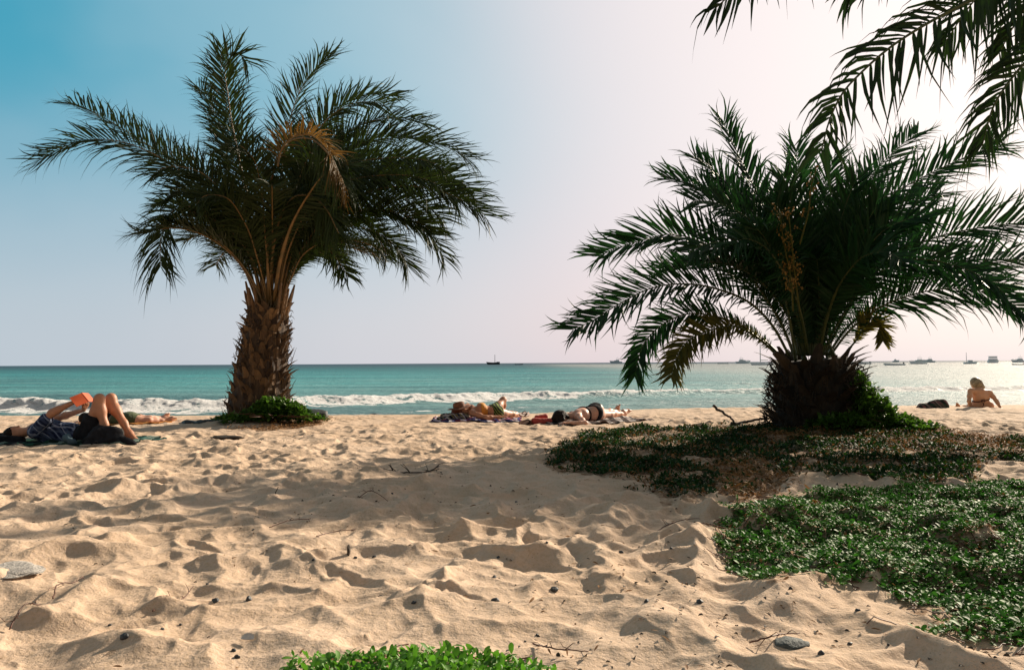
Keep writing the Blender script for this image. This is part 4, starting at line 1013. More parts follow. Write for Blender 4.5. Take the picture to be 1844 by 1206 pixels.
def fabric(name, cols, sx, sy, kind='check', rough=0.9, mixn=0.1):
    """woven check or stripes in the cloth's own coordinates"""
    m, t, b = new_mat(name); tc = N(t, 'ShaderNodeTexCoord').outputs['Object']
    sp = N(t, 'ShaderNodeSeparateXYZ'); t.links.new(tc, sp.inputs[0])
    wob = math_node(t, 'MULTIPLY', math_node(t, 'SUBTRACT', noise_node(t, 6, 3, 0.5, tc), 0.5), mixn)
    def band(o, per, w):
        f = math_node(t, 'FRACT', math_node(t, 'DIVIDE', math_node(t, 'ADD', o, wob), per)); return math_node(t, 'LESS_THAN', f, w)
    c = cols[0]
    sumxy = math_node(t, 'ADD', sp.outputs[0], sp.outputs[2]); 
    a = band(sumxy, sx, 0.45); d = band(math_node(t, 'ADD', sp.outputs[1], math_node(t, 'MULTIPLY', sp.outputs[2], 0.8)), sy, 0.45)
    c = mix_col(t, a, cols[0], cols[1])
    if kind == 'check':
        c = mix_col(t, math_node(t, 'MULTIPLY', d, 0.55), c, cols[2])
        c = mix_col(t, math_node(t, 'MULTIPLY', band(sumxy, sx * 1.7, 0.12), 0.8), c, cols[-1])
        c = mix_col(t, math_node(t, 'MULTIPLY', band(sp.outputs[1], sy * 1.7, 0.12), 0.8), c, cols[-1])
    elif len(cols) > 2:
        c = mix_col(t, band(sumxy, sx * 2.3, 0.3), c, cols[2])
        if len(cols) > 3: c = mix_col(t, band(sumxy, sx * 3.7, 0.2), c, cols[3])
    t.links.new(c, b.inputs['Base Color']); b.inputs['Roughness'].default_value = rough; b.inputs['Specular IOR Level'].default_value = 0.1
    bump(t, b, noise_node(t, 18, 4, 0.6, tc), 0.02); return m
SK1 = skin_mat('skin_tanned', (0.50, 0.235, 0.135), (0.43, 0.19, 0.105))
SK2 = skin_mat('skin_fair', (0.68, 0.40, 0.29), (0.60, 0.32, 0.22))
SK3 = skin_mat('skin_warm', (0.64, 0.35, 0.20), (0.56, 0.28, 0.15))
HAIR_D = simple('hair_dark', (0.012, 0.007, 0.005), (0.028, 0.016, 0.010), 0.6, 40, 0.015, 45, 0.12)
HAIR_B = simple('hair_blonde', (0.42, 0.33, 0.19), (0.16, 0.115, 0.06), 0.5, 14, 0.010, 30)
HAIR_R = simple('hair_auburn', (0.20, 0.06, 0.025), (0.10, 0.03, 0.015), 0.5, 30, 0.008, 50)
BLACK = simple('black_cloth', (0.010, 0.010, 0.012), (0.022, 0.022, 0.026), 0.85, 10, 0.01, 20, 0.1)

def halfspace(p, n, w=0):
    p = A(p, float); n = nrm(n); return lambda g: (g - p) @ n - w
def inter(*fs): return lambda g: np.maximum.reduce([f(g) for f in fs])
def union(*fs): return lambda g: np.minimum.reduce([f(g) for f in fs])
def ball_r(c, r): c = A(c, float); return lambda g: np.linalg.norm(g - c, axis=-1) - r
def towel(name, label, mat, c, size, ang, seed, cat='towel', wr=0.02, lift=0.016, group=None, nx=50, ny=36):
    r = np.random.default_rng(seed)
    u, v = np.meshgrid(np.linspace(-.5, .5, nx), np.linspace(-.5, .5, ny), indexing='ij')
    x = u * size[0] + 0.03 * np.sin(v * 9 + seed); y = v * size[1] + 0.03 * np.sin(u * 11 + seed)
    X = c[0] + x * math.cos(ang) - y * math.sin(ang); Y = c[1] + x * math.sin(ang) + y * math.cos(ang)
    Z = base_z(X, Y) * 0.2 + 0.8 * sand_z(X, Y) + lift + wr * np.abs(fbm(X * 4 + seed, Y * 4, 7, 3)) * 1.6
    top = np.stack([X, Y, Z], -1).reshape(-1, 3); bot = top - [0, 0, 0.012]
    i = np.arange(nx - 1)[:, None] * ny; j = np.arange(ny - 1)[None]
    F = np.stack([i + j, i + ny + j, i + ny + j + 1, i + j + 1], -1).reshape(-1, 4); n = nx * ny
    ring = np.concatenate([np.arange(ny), np.arange(1, nx) * ny + ny - 1, (nx - 1) * ny + np.arange(ny - 1)[::-1], np.arange(1, nx - 1)[::-1] * ny])
    r2 = np.roll(ring, -1); S = np.stack([ring, r2, r2 + n, ring + n], -1)
    o = link_mesh(name, np.concatenate([top, bot]), [(F, 0), (F[:, ::-1] + n, 0), (S, 0)], mat, None, (c[0], c[1], gz(c[0], c[1])))
    return tag(o, label, cat, group)
def on(px, py, Y, r=0.0):
    """point over the sand at column px, depth Y, at least r above it"""
    p = at(px, py, Y); return p
def lump_cloth(name, label, cat, mat, blobs, seed, amp=0.25, h=0.012):
    """a crumpled bag or heap of cloth: rounded mass with folds, resting on the sand"""
    f, lo = sdf_grid([(a, b, ra, rb) for a, b, ra, rb in blobs], h, 0.04)
    V, Q = nets(f, lo, h)
    c = V.mean(0); nz = fbm(V[:, 0] * 7 + seed, V[:, 1] * 7 + V[:, 2] * 9, seed, 4)
    d = V - c; V = V + d / (np.linalg.norm(d, axis=1)[:, None] + 1e-9) * (amp * 0.1 * nz)[:, None]
    V[:, 2] = np.maximum(V[:, 2], V[:, 2].min())
    org = (c[0], c[1], V[:, 2].min())
    o = empty(name, org, label, cat)
    link_mesh('cloth' if cat != 'bag' else 'body', V, [(Q, 0)], mat, o); return o

# --- man reading, knees up
Yc = 10.0
e = lambda px, py, Y=10.0: at(px, py, Y)
Jm = dict(hipL=e(160, 786, 10.16), hipR=e(158, 788, 9.94), shL=e(66, 770, 10.3), shR=e(64, 777, 9.86), head=e(27, 783, 10.08), headup=A([-1, 0, 0.1]),
          elR=e(94, 743, 9.8), wrR=e(128, 726, 9.86), hdR=e(142, 719, 9.92), hnR=A([0, 0.3, -1]), cuR=A(.6),
          elL=e(104, 752, 10.35), wrL=e(150, 738, 10.18), hdL=e(157, 726, 10.06), hnL=A([-.4, -.2, .8]), cuL=A(.6),
          knR=e(179, 718, 9.9), anR=e(192, 784, 9.82), toR=e(210, 794, 9.66), fuR=A([0, 0, 1]),
          knL=e(200, 717, 10.2), anL=e(233, 781, 10.12), toL=e(252, 790, 10.0), fuL=A([0, 0, 1]))
man = empty('person', (Jm['hipR'][0], 10.05, gz(Jm['hipR'][0], 10.05)), 'person lying on back with bare knees up in checked shirt, reading a book', 'person', 'people on the beach')
caps_m = figure(Jm, 1.08, 'm', face=(0.25, -0.1, 1))
skin('body', caps_m, SK1, man, 0.009)
PLAID = fabric('blue_plaid', [(0.04, 0.055, 0.11), (0.014, 0.02, 0.05), (0.09, 0.12, 0.19), (0.26, 0.29, 0.38)], 0.08, 0.08)
tor = [c for c in caps_m if min(c[2], c[3]) > 0.055]
shx = Jm['shR'][0]; hpx = Jm['hipR'][0]
arms = [(Jm['sh' + q], Jm['sh' + q] * .35 + Jm['el' + q] * .65, .066, .066) for q in 'LR']
cloth('shirt', tor + arms, PLAID, man, inter(halfspace((hpx - 0.12, 0, 0), (1, 0, 0)), halfspace((shx - 0.09, 0, 0), (-1, 0, 0)), halfspace((0, 0, 0.6), (0, 0, 1))), 0.016)
legs_m = []
for q in 'LR':
    legs_m += [(Jm['hip' + q], Jm['hip' + q] * .3 + Jm['kn' + q] * .7, .105, .088)]
hipc = [c for c in tor if c[0][0] > hpx - 0.35 and min(c[2], c[3]) > 0.08]
kn_d = nrm((Jm['knR'] - Jm['hipR'])); kp = Jm['hipR'] * .42 + Jm['knR'] * .58
cloth('shorts', hipc + legs_m, BLACK, man, inter(halfspace((hpx - 0.16, 0, 0), (-1, 0, 0)), halfspace(kp, kn_d)), 0.020)
hc = Jm['head']
skin('hair', [(hc + A([-.03, 0, -.02]), hc + A([-.02, 0, .015]), .105, .10), (hc + A([-.06, -.03, 0]), hc + A([-.06, .03, 0]), .07, .07)], HAIR_D, man, 0.01)
# his book
bk = empty('book', e(141, 718, 9.95), 'open orange paperback held up by the reading man', 'book')
ORANGE = simple('orange_cover', (0.66, 0.11, 0.02), (0.58, 0.085, 0.015), 0.5, 5); PAPER = simple('paper', (0.75, 0.70, 0.6), (0.7, 0.64, 0.55), 0.8, 30)
def board(mb, c0, u, v, th, m):
    c0, u, v = A(c0), A(u), A(v); n = nrm(np.cross(u, v)) * th
    V = [c0, c0 + u, c0 + u + v, c0 + v]; V = V + [p + n for p in V]
    mb.add(V, [[0, 3, 2, 1], [4, 5, 6, 7], [0, 1, 5, 4], [1, 2, 6, 5], [2, 3, 7, 6], [3, 0, 4, 7]], m)
sp0 = e(147, 707, 9.93); dn = e(160, 723, 9.93) - sp0
cL = e(125, 716, 9.80) - sp0; cR = e(159, 708, 10.12) - sp0
mb = MB(); board(mb, sp0, dn, cL, 0.004, 0); mb.build('cover', ORANGE, bk, smooth=False)
mb = MB(); board(mb, sp0, dn, cR, 0.004, 0); mb.build('cover', ORANGE, bk, smooth=False)
mb = MB(); nn = nrm(np.cross(dn, cL)) * 0.012
board(mb, sp0 + nn * 0.6 + dn * 0.03, dn * 0.94, cL * 0.95, 0.008, 0); mb.build('pages', PAPER, bk, smooth=False)
# dark bag by his hip, dark towel, shoe, small bag
bagc = e(190, 792, 9.66)
lump_cloth('bag', 'slouched black bag in front of the reading man with raised knees', 'bag', BLACK, [(e(168, 800, 9.62), e(205, 795, 9.66), .13, .12), (e(182, 784, 9.68), e(208, 780, 9.7), .13, .09), (e(222, 795, 9.6), e(238, 799, 9.58), .07, .05)], 3)
lump_cloth('pillow_bag', 'black backpack under the head of the reading man', 'backpack', BLACK, [(e(4, 797, 9.95), e(34, 798, 10.0), .11, .09), (e(-20, 796, 10.0), e(4, 794, 10.1), .11, .11)], 5)
towel('beach_towel', 'dark green and black towel under the reading man', fabric('dark_towel', [(0.010, 0.022, 0.016), (0.02, 0.07, 0.045), (0.012, 0.014, 0.018), (0.15, 0.2, 0.17)], 0.22, 0.3, 'stripe'), (g(118, 9.9), 9.95), (1.95, 0.95), 0.02, 4, group=None)
towel('mat', 'narrow teal mat edge beside the feet of the reading man', fabric('teal_mat', [(0.02, 0.11, 0.10), (0.012, 0.07, 0.065)], 0.1, 0.2, 'stripe'), (g(258, 10.15), 10.15), (0.45, 0.3), 0.05, 9, 'mat')
WHITE = simple('white_cloth', (0.55, 0.58, 0.6), (0.4, 0.45, 0.5), 0.85, 8, 0.01)
lump_cloth('cloth_heap', 'small pale blue crumpled cloth beside the black bag', 'cloth', simple('pale_blue_cloth', (0.07, 0.12, 0.15), (0.04, 0.07, 0.09), 0.9, 10), [(e(121, 789, 9.56), e(131, 796, 9.54), .05, .045)], 8)
def sandal(name, label, cat, c, ang, mat_s, mat_t, L=0.27, tilt=0.0):
    o = empty(name, c, label, cat); mb = MB(); n = 18
    s = np.linspace(0, 1, n); w = 0.036 + 0.014 * np.sin(s * math.pi) + 0.008 * s; th = 0.022
    rm = rotz(ang) @ rotx(tilt)
    x = (s - .5) * L; w = w * np.sqrt(np.clip(1 - (2 * s - 1) ** 8, 0.05, 1))
    V = np.concatenate([np.stack([x, w, np.full(n, th)], -1), np.stack([x, -w, np.full(n, th)], -1), np.stack([x, w, np.zeros(n)], -1), np.stack([x, -w, np.zeros(n)], -1)])
    F = []
    for i in range(n - 1): F += [[i, i + 1, n + i + 1, n + i][::-1], [2*n + i, 2*n + i + 1, 3*n + i + 1, 3*n + i], [i, 2*n + i, 2*n + i + 1, i + 1][::-1], [n + i, n + i + 1, 3*n + i + 1, 3*n + i][::-1]]
    F += [[0, n, 3*n, 2*n], [n-1, 3*n-1+0, 4*n-1, 2*n-1]] if False else [[0, n, 3 * n, 2 * n]]
    mb.add((V @ rm.T) + A(c), F, 0); mb.build('sole', mat_s, o, smooth=False)
    for sg in (-1, 1):
        mb = MB(); P = spline([[L * .25, 0, th], [L * .12, sg * .03, th + .035], [-L * .05, sg * .043, th]], 10)
        mb.tube((P @ rm.T) + A(c), 0.008, 6, 0); mb.build('strap', mat_t, o)
    return o
BROWN = simple('brown_leather', (0.20, 0.075, 0.03), (0.12, 0.045, 0.02), 0.6, 12)
sandal('sandal', 'pale sandal lying on the dark towel before the black bag', 'sandal', e(166, 803, 9.45), 0.6, simple('pale_sole', (0.4, 0.33, 0.26), None, 0.7), BLACK)

# --- person lying behind him
f_ = lambda px, py, Y: at(px, py, Y)
Jb = dict(hipL=f_(232, 757, 13.0), hipR=f_(234, 755, 13.28), shL=f_(178, 757, 13.0), shR=f_(180, 753, 13.4), head=f_(155, 756, 13.2), headup=A([-1, 0, 0]),
          elL=f_(172, 765, 12.75), wrL=f_(155, 767, 12.8), elR=f_(168, 757, 13.6), wrR=f_(150, 758, 13.5),
          knL=f_(268, 757, 13.1), anL=f_(301, 758, 13.35), toL=f_(315, 758, 13.4), fuL=A([0, 0, -1.0]), knR=f_(270, 754, 13.4), anR=f_(296, 755, 13.8), toR=f_(306, 750, 13.8), fuR=A([0.4, 0, -1.0]))
pb = empty('person', (Jb['hipL'][0], 13.1, gz(Jb['hipL'][0], 13.1)), 'person in olive green swimwear lying face down behind the raised knees', 'person', 'people on the beach')
caps_b = figure(Jb, 1.0, 'f', face=(-0.1, -0.2, -1))
skin('body', caps_b, SK2, pb, 0.011)
tb = [c for c in caps_b if min(c[2], c[3]) > 0.055]
OLIVE = simple('olive_cloth', (0.075, 0.095, 0.035), (0.045, 0.06, 0.022), 0.8, 8, 0.02, 18)
cloth('swimsuit', tb, OLIVE, pb, inter(halfspace(Jb['hipL'] + A([0.13, 0, 0]), (1, 0, -0.2)), halfspace(Jb['shL'] + A([0.06, 0, 0]), (-1, 0, 0))), 0.012, 0.011)
skin('hair', [(Jb['head'] + A([-.02, 0, .03]), Jb['head'] + A([.02, 0, .03]), .10, .09)], HAIR_D, pb, 0.011)
towel('beach_towel', 'faded orange towel under the person in olive swimwear', fabric('orange_towel', [(0.45, 0.2, 0.06), (0.38, 0.15, 0.04)], 0.2, 0.3, 'stripe'), (g(225, 13.2), 13.2), (1.5, 0.7), 0.0, 14)

# --- woman on her back, hat over her face, one knee up
Jc = dict(hipL=f_(891, 740, 13.8), hipR=f_(893, 744, 13.52), shL=f_(856, 737, 13.72), shR=f_(850, 744, 13.34), head=f_(827, 744, 13.5), headup=A([-1, 0, 0.15]),
          elR=f_(876, 752, 13.2), wrR=f_(899, 750, 13.32), hnR=A([0, 0, -1]), elL=f_(842, 730, 13.9), wrL=f_(830, 735, 13.62), hnL=A([0, 0, -1]),
          knR=f_(922, 746, 13.9), anR=f_(944, 749, 14.5), toR=f_(946, 742, 14.6), fuR=A([-0.8, 0.1, 0.6]),
          knL=f_(906, 720, 14.05), anL=f_(906, 746, 14.45), toL=f_(914, 748, 14.55), fuL=A([0, 0, 1.0]))
pc = empty('person', (Jc['hipR'][0], 13.6, gz(Jc['hipR'][0], 13.6)), 'person in yellow bikini top lying on back with one knee raised', 'person', 'people on the beach')
caps_c = figure(Jc, 1.0, 'f', face=(-0.05, 0, 1))
chc = (Jc['shL'] + Jc['shR']) / 2; bd = nrm((Jc['hipR'] + Jc['hipL']) / 2 - chc)
bust = [(chc + bd * .13 + A([0, s * .075, .075]), chc + bd * .15 + A([0, s * .085, .08]), .062, .06) for s in (-1, 1)]
skin('body', caps_c + bust, SK1, pc, 0.010)
tc_ = [c for c in caps_c if min(c[2], c[3]) > 0.055]
YEL = simple('yellow_cloth', (0.72, 0.30, 0.03), (0.62, 0.22, 0.02), 0.7, 10, 0.01, 30)
STR = fabric('green_black_stripe', [(0.012, 0.014, 0.01), (0.16, 0.20, 0.05)], 0.055, 0.055, 'stripe')
cloth('bikini_top', tc_ + bust, YEL, pc, inter(halfspace(chc + bd * .09, -bd), halfspace(chc + bd * .21, bd)), 0.010, 0.010)
pc_ = (Jc['hipR'] + Jc['hipL']) / 2
cloth('bikini_bottom', tc_, STR, pc, inter(halfspace(pc_ - bd * .10, -bd), halfspace(pc_ + bd * .10, bd)), 0.014, 0.010)
hd = Jc['head']
skin('hair', [(hd + A([-.04, 0, .0]), hd + A([-.01, 0, .0]), .105, .10), (hd + A([-.05, -.08, -.04]), hd + A([.05, -.10, -.05]), .05, .045)], HAIR_R, pc, 0.011)
hat = empty('sun_hat', hd + A([0, 0, .12]), 'brown straw hat resting over the face of the person in yellow', 'hat')
STRAW = simple('straw', (0.22, 0.085, 0.04), (0.14, 0.05, 0.025), 0.8, 30, 0.006, 60)
th = np.linspace(0, 2 * math.pi, 29)[:-1]
def lathe(mb, prof, c, rm, m=0):
    n = len(th); V = np.concatenate([np.stack([r * np.cos(th), r * np.sin(th), np.full(n, z) + (0.02 * np.sin(2 * th + 1) if r > .13 else 0)], -1) for r, z in prof])
    i = np.arange(len(prof) - 1)[:, None] * n; j = np.arange(n)[None]; j2 = (j + 1) % n
    mb.add(V @ rm.T + A(c), np.stack([i + j, i + j2, i + n + j2, i + n + j], -1).reshape(-1, 4), m)
hm = roty(-0.20)
mb = MB(); lathe(mb, [(.105, 0.0), (.15, -.005), (.21, -.012), (.212, -.018), (.15, -.013), (.10, -.006)], hd + A([.0, 0, .105]), hm); mb.build('brim', STRAW, hat)
mb = MB(); lathe(mb, [(.107, -.002), (.104, .05), (.09, .085), (.05, .098), (.004, .10)], hd + A([.0, 0, .105]), hm); mb.build('crown', STRAW, hat)
towel('beach_towel', 'navy, white and red patterned towel under the person in yellow', fabric('patterned_towel', [(0.03, 0.035, 0.10), (0.75, 0.70, 0.72), (0.40, 0.08, 0.08), (0.06, 0.08, 0.26)], 0.22, 0.24, 'check'), (g(858, 13.35), 13.4), (1.5, 0.75), 0.05, 19, wr=0.045)
lump_cloth('towel_roll', 'bunched dark patterned cloth under the hat wearer head', 'cloth', fabric('dark_pattern', [(0.015, 0.015, 0.03), (0.16, 0.13, 0.05), (0.25, 0.2, 0.2), (0.5, 0.45, 0.45)], 0.09, 0.09), [(f_(800, 750, 13.4), f_(838, 752, 13.3), .06, .075), (f_(790, 754, 13.3), f_(806, 756, 13.2), .045, .05)], 12)
sandal('sandal', 'brown sandal standing on the sand beyond the knee of the person in yellow', 'sandal', f_(943, 747, 13.9), 0.9, BROWN, BROWN, tilt=0.7)

# --- woman lying face down
Jd = dict(hipL=f_(1066, 747, 12.95), hipR=f_(1068, 742, 13.22), shL=f_(1042, 751, 12.55), shR=f_(1040, 743, 12.95), head=f_(1008, 751, 12.62), headup=A([-1, -.1, 0]),
          elL=f_(1054, 762, 12.25), wrL=f_(1024, 761, 12.2), hnL=A([0, 0, -1]), elR=f_(1020, 748, 13.2), wrR=f_(998, 756, 13.0), hnR=A([0, 0, -1]),
          knL=f_(1098, 746, 13.5), anL=f_(1124, 745, 14.0), toL=f_(1134, 744, 14.15), fuL=A([0, 0, -1.0]), knR=f_(1094, 743, 13.7), anR=f_(1112, 741, 14.2), toR=f_(1118, 734, 14.2), fuR=A([0.5, 0, -.6]))
pd = empty('person', (Jd['hipL'][0], 13.0, gz(Jd['hipL'][0], 13.0)), 'person with dark hair in black bikini lying face down', 'person', 'people on the beach')
caps_d = figure(Jd, 1.0, 'f', face=(-0.1, -0.75, -.65))
butt = [(Jd['hipL'] + A([.05, .02, .05]), Jd['hipL'] + A([.08, .02, .05]), .105, .10), (Jd['hipR'] + A([.05, -.02, .05]), Jd['hipR'] + A([.08, -.02, .05]), .105, .10)]
skin('body', caps_d + butt, SK2, pd, 0.010)
td = [c for c in caps_d if min(c[2], c[3]) > 0.055] + butt
chd = (Jd['shL'] + Jd['shR']) / 2; bdd = nrm((Jd['hipL'] + Jd['hipR']) / 2 - chd); pdv = (Jd['hipL'] + Jd['hipR']) / 2
cloth('bikini_bottom', td, BLACK, pd, inter(halfspace(pdv - bdd * .12, -bdd), halfspace(pdv + bdd * .05 - A([0, 0, 0]), bdd + A([0, 0, -.6]))), 0.012, 0.010)
cloth('bikini_top', td, BLACK, pd, inter(halfspace(chd + bdd * .17, -bdd), halfspace(chd + bdd * .195, bdd)), 0.010, 0.0085)
hd = Jd['head']
skin('hair', [(hd + A([-.01, .02, .015]), hd + A([.03, .02, .015]), .104, .100), (hd + A([-.05, -.03, -.0]), hd + A([-.02, -.11, -.08]), .06, .035), (hd + A([.03, -.05, .02]), hd + A([.07, -.13, -.08]), .045, .02), (hd + A([.0, -.06, .01]), hd + A([.01, -.15, -.09]), .05, .022),
    (hd + A([-.05, .0, -.0]), hd + A([-.17, -.04, -.09]), .065, .03), (hd + A([-.05, .05, -.02]), hd + A([-.14, .05, -.09]), .06, .03), (hd + A([.04, .03, .04]), hd + A([.13, .0, .0]), .06, .03)], HAIR_D, pd, 0.009, 0.03)
towel('beach_towel', 'black and white patterned towel under the person face down', fabric('bw_towel', [(0.06, 0.05, 0.05), (0.65, 0.58, 0.54), (0.16, 0.08, 0.06), (0.03, 0.03, 0.03)], 0.2, 0.22), (g(1072, 12.8), 12.85), (1.75, 0.85), 0.42, 23, wr=0.04)
lump_cloth('red_bag', 'coral red fabric bag beside the dark haired sunbather', 'bag', simple('coral_cloth', (0.48, 0.075, 0.055), (0.36, 0.05, 0.04), 0.8, 10, 0.01), [(f_(963, 758, 12.55), f_(990, 759, 12.6), .055, .06), (f_(968, 752, 12.7), f_(982, 750, 12.75), .05, .045)], 16)
sandal('sandal', 'brown sandal lying left of the coral red bag', 'sandal', f_(947, 762, 12.5), 0.5, BROWN, BLACK, tilt=0.9)

# --- woman sitting at the water's edge, seen from behind
YE = 16.7; s_ = lambda px, py, Y=YE: at(px, py, Y)
Je = dict(hipL=s_(1757, 731), hipR=s_(1780, 731), shL=s_(1747, 704, 16.62), shR=s_(1783, 707, 16.68), head=s_(1756, 690, 16.78), headup=A([-.1, 0.1, 1]),
          elL=s_(1745, 722, 16.52), wrL=s_(1749, 735, 16.72), elR=s_(1794, 721, 16.55), wrR=s_(1802, 735, 16.45), hdR=s_(1806, 740, 16.3), hnR=A([0, 0, -1]), hnL=A([0, 0, -1]),
          knL=s_(1738, 735, 17.1), anL=s_(1728, 736, 16.95), toL=s_(1718, 727, 16.9), fuL=A([-.5, .6, .3]), knR=s_(1776, 726, 17.35), anR=s_(1762, 740, 17.6), toR=s_(1758, 741, 17.8), fuR=A([0, 0, 1]))
pe = empty('person', (Je['hipL'][0], YE, gz(Je['hipL'][0], YE)), 'blonde person in string bikini sitting with back turned, facing the sea', 'person', 'people on the beach')
caps_e = figure(Je, 0.98, 'f', face=(-0.4, 0.9, -0.1))
skin('body', caps_e, SK3, pe, 0.010)
te = [c for c in caps_e if min(c[2], c[3]) > 0.055]
che = (Je['shL'] + Je['shR']) / 2; bde = nrm((Je['hipL'] + Je['hipR']) / 2 - che)
DKRED = simple('dark_red_string', (0.06, 0.012, 0.01), None, 0.7)
cloth('bikini_top', te, DKRED, pe, inter(halfspace(che + bde * .165, -bde), halfspace(che + bde * .185, bde)), 0.008, 0.0085)
kp_ = s_(1769, 720, 16.56)
mb = MB()
mb.tube(spline([kp_, kp_ + A([-.02, -.02, .012]), kp_ + A([-.035, -.03, -.03]), kp_ + A([.0, -.03, -.07]), kp_ + A([-.01, -.02, -.15])], 14), 0.006, 5)
mb.tube(spline([kp_, kp_ + A([.03, -.02, .012]), kp_ + A([.04, -.03, -.02]), kp_ + A([.015, -.03, -.05]), kp_ + A([.02, -.02, -.12])], 14), 0.006, 5)
mb.build('string_bow', DKRED, pe)
hd = Je['head']
skin('hair', [(hd + A([0, -.015, .03]), hd + A([0.01, -.03, -.0]), .105, .105), (hd + A([.03, -.06, .0]), hd + A([.10, -.07, -.07]), .085, .055), (hd + A([.05, -.05, -.02]), hd + A([.15, -.06, -.085]), .055, .025), (hd + A([.0, -.06, -.02]), hd + A([.02, -.07, -.11]), .07, .05)], HAIR_B, pe, 0.009)
lump_cloth('plaid_bag', 'dark plaid beach bag on the sand left of the seated person', 'bag', fabric('dark_plaid', [(0.018, 0.025, 0.02), (0.16, 0.08, 0.08), (0.05, 0.08, 0.055), (0.35, 0.22, 0.2)], 0.15, 0.15), [(s_(1660, 734, 16.6), s_(1700, 733, 16.6), .10, .10), (s_(1680, 729, 16.6), s_(1698, 726, 16.6), .10, .09), (s_(1655, 735, 16.5), s_(1664, 731, 16.5), .06, .06)], 18)

# ------------------------------------------------------------------ boats at anchor
HULL_W = simple('white_hull', (0.88, 0.89, 0.88), (0.84, 0.86, 0.86), 0.4, 2); HULL_B = simple('hazed_blue_hull', (0.66, 0.74, 0.75), (0.60, 0.68, 0.70), 0.4, 2)  # hulls, cabins and windows paled in colour to stand in for haze
HULL_D = simple('dark_wood_hull', (0.03, 0.035, 0.045), (0.02, 0.025, 0.03), 0.6, 2); GLASS_HAZED = simple('hazed_window', (0.30, 0.38, 0.39), None, 0.15, 2)
CABIN = simple('cabin_white', (0.88, 0.88, 0.87), (0.84, 0.85, 0.85), 0.4, 2); MAST = simple('mast', (0.5, 0.52, 0.53), None, 0.4)
def hull_mesh(L, B, H, sheer=0.35, stern=0.0, rake=0.12):
    mb = MB(); n = 22; u = np.linspace(0, 1, n)          # u: stern -> bow along +x
    w = B / 2 * np.where(u < .55, 0.86 + 0.14 * np.sin(u / .55 * math.pi / 2), np.cos((u - .55) / .45 * math.pi / 2) ** 0.75 + 0.01)
    top = H * (1 + sheer * u ** 2 + stern * (1 - u) ** 3)
    rows = []
    for fz, fw in ((-0.35, .45), (0.0, .80), (0.5, .93), (1.0, 1.0)):
        x = (u - .5) * L + rake * L * max(fz, 0) * u ** 3
        for sd in (-1, 1): rows.append(np.stack([x, sd * w * fw, np.where(fz > 0, top * fz, fz * H)], -1))
    V = np.concatenate(rows); F = []
    for i in range(n - 1):
        for k2 in range(3):
            a, b = 2 * k2 * n, 2 * (k2 + 1) * n
            F += [[a + i, a + i + 1, b + i + 1, b + i], [a + n + i + 1, a + n + i, b + n + i, b + n + i + 1]]
        t = 6 * n; F += [[t + i, t + i + 1, t + n + i + 1, t + n + i], [i + 1, i, n + i, n + i + 1]]
    for k2 in range(3): a, b = 2 * k2 * n, 2 * (k2 + 1) * n; F.append([a + n, a, b, b + n])
    mb.add(V, F, 0); return mb
def cabin(mb, x, z, l, w, h, m=0): mb.box((x, 0, z + h / 2), (l, w, h), m, taper=(.86, .86))
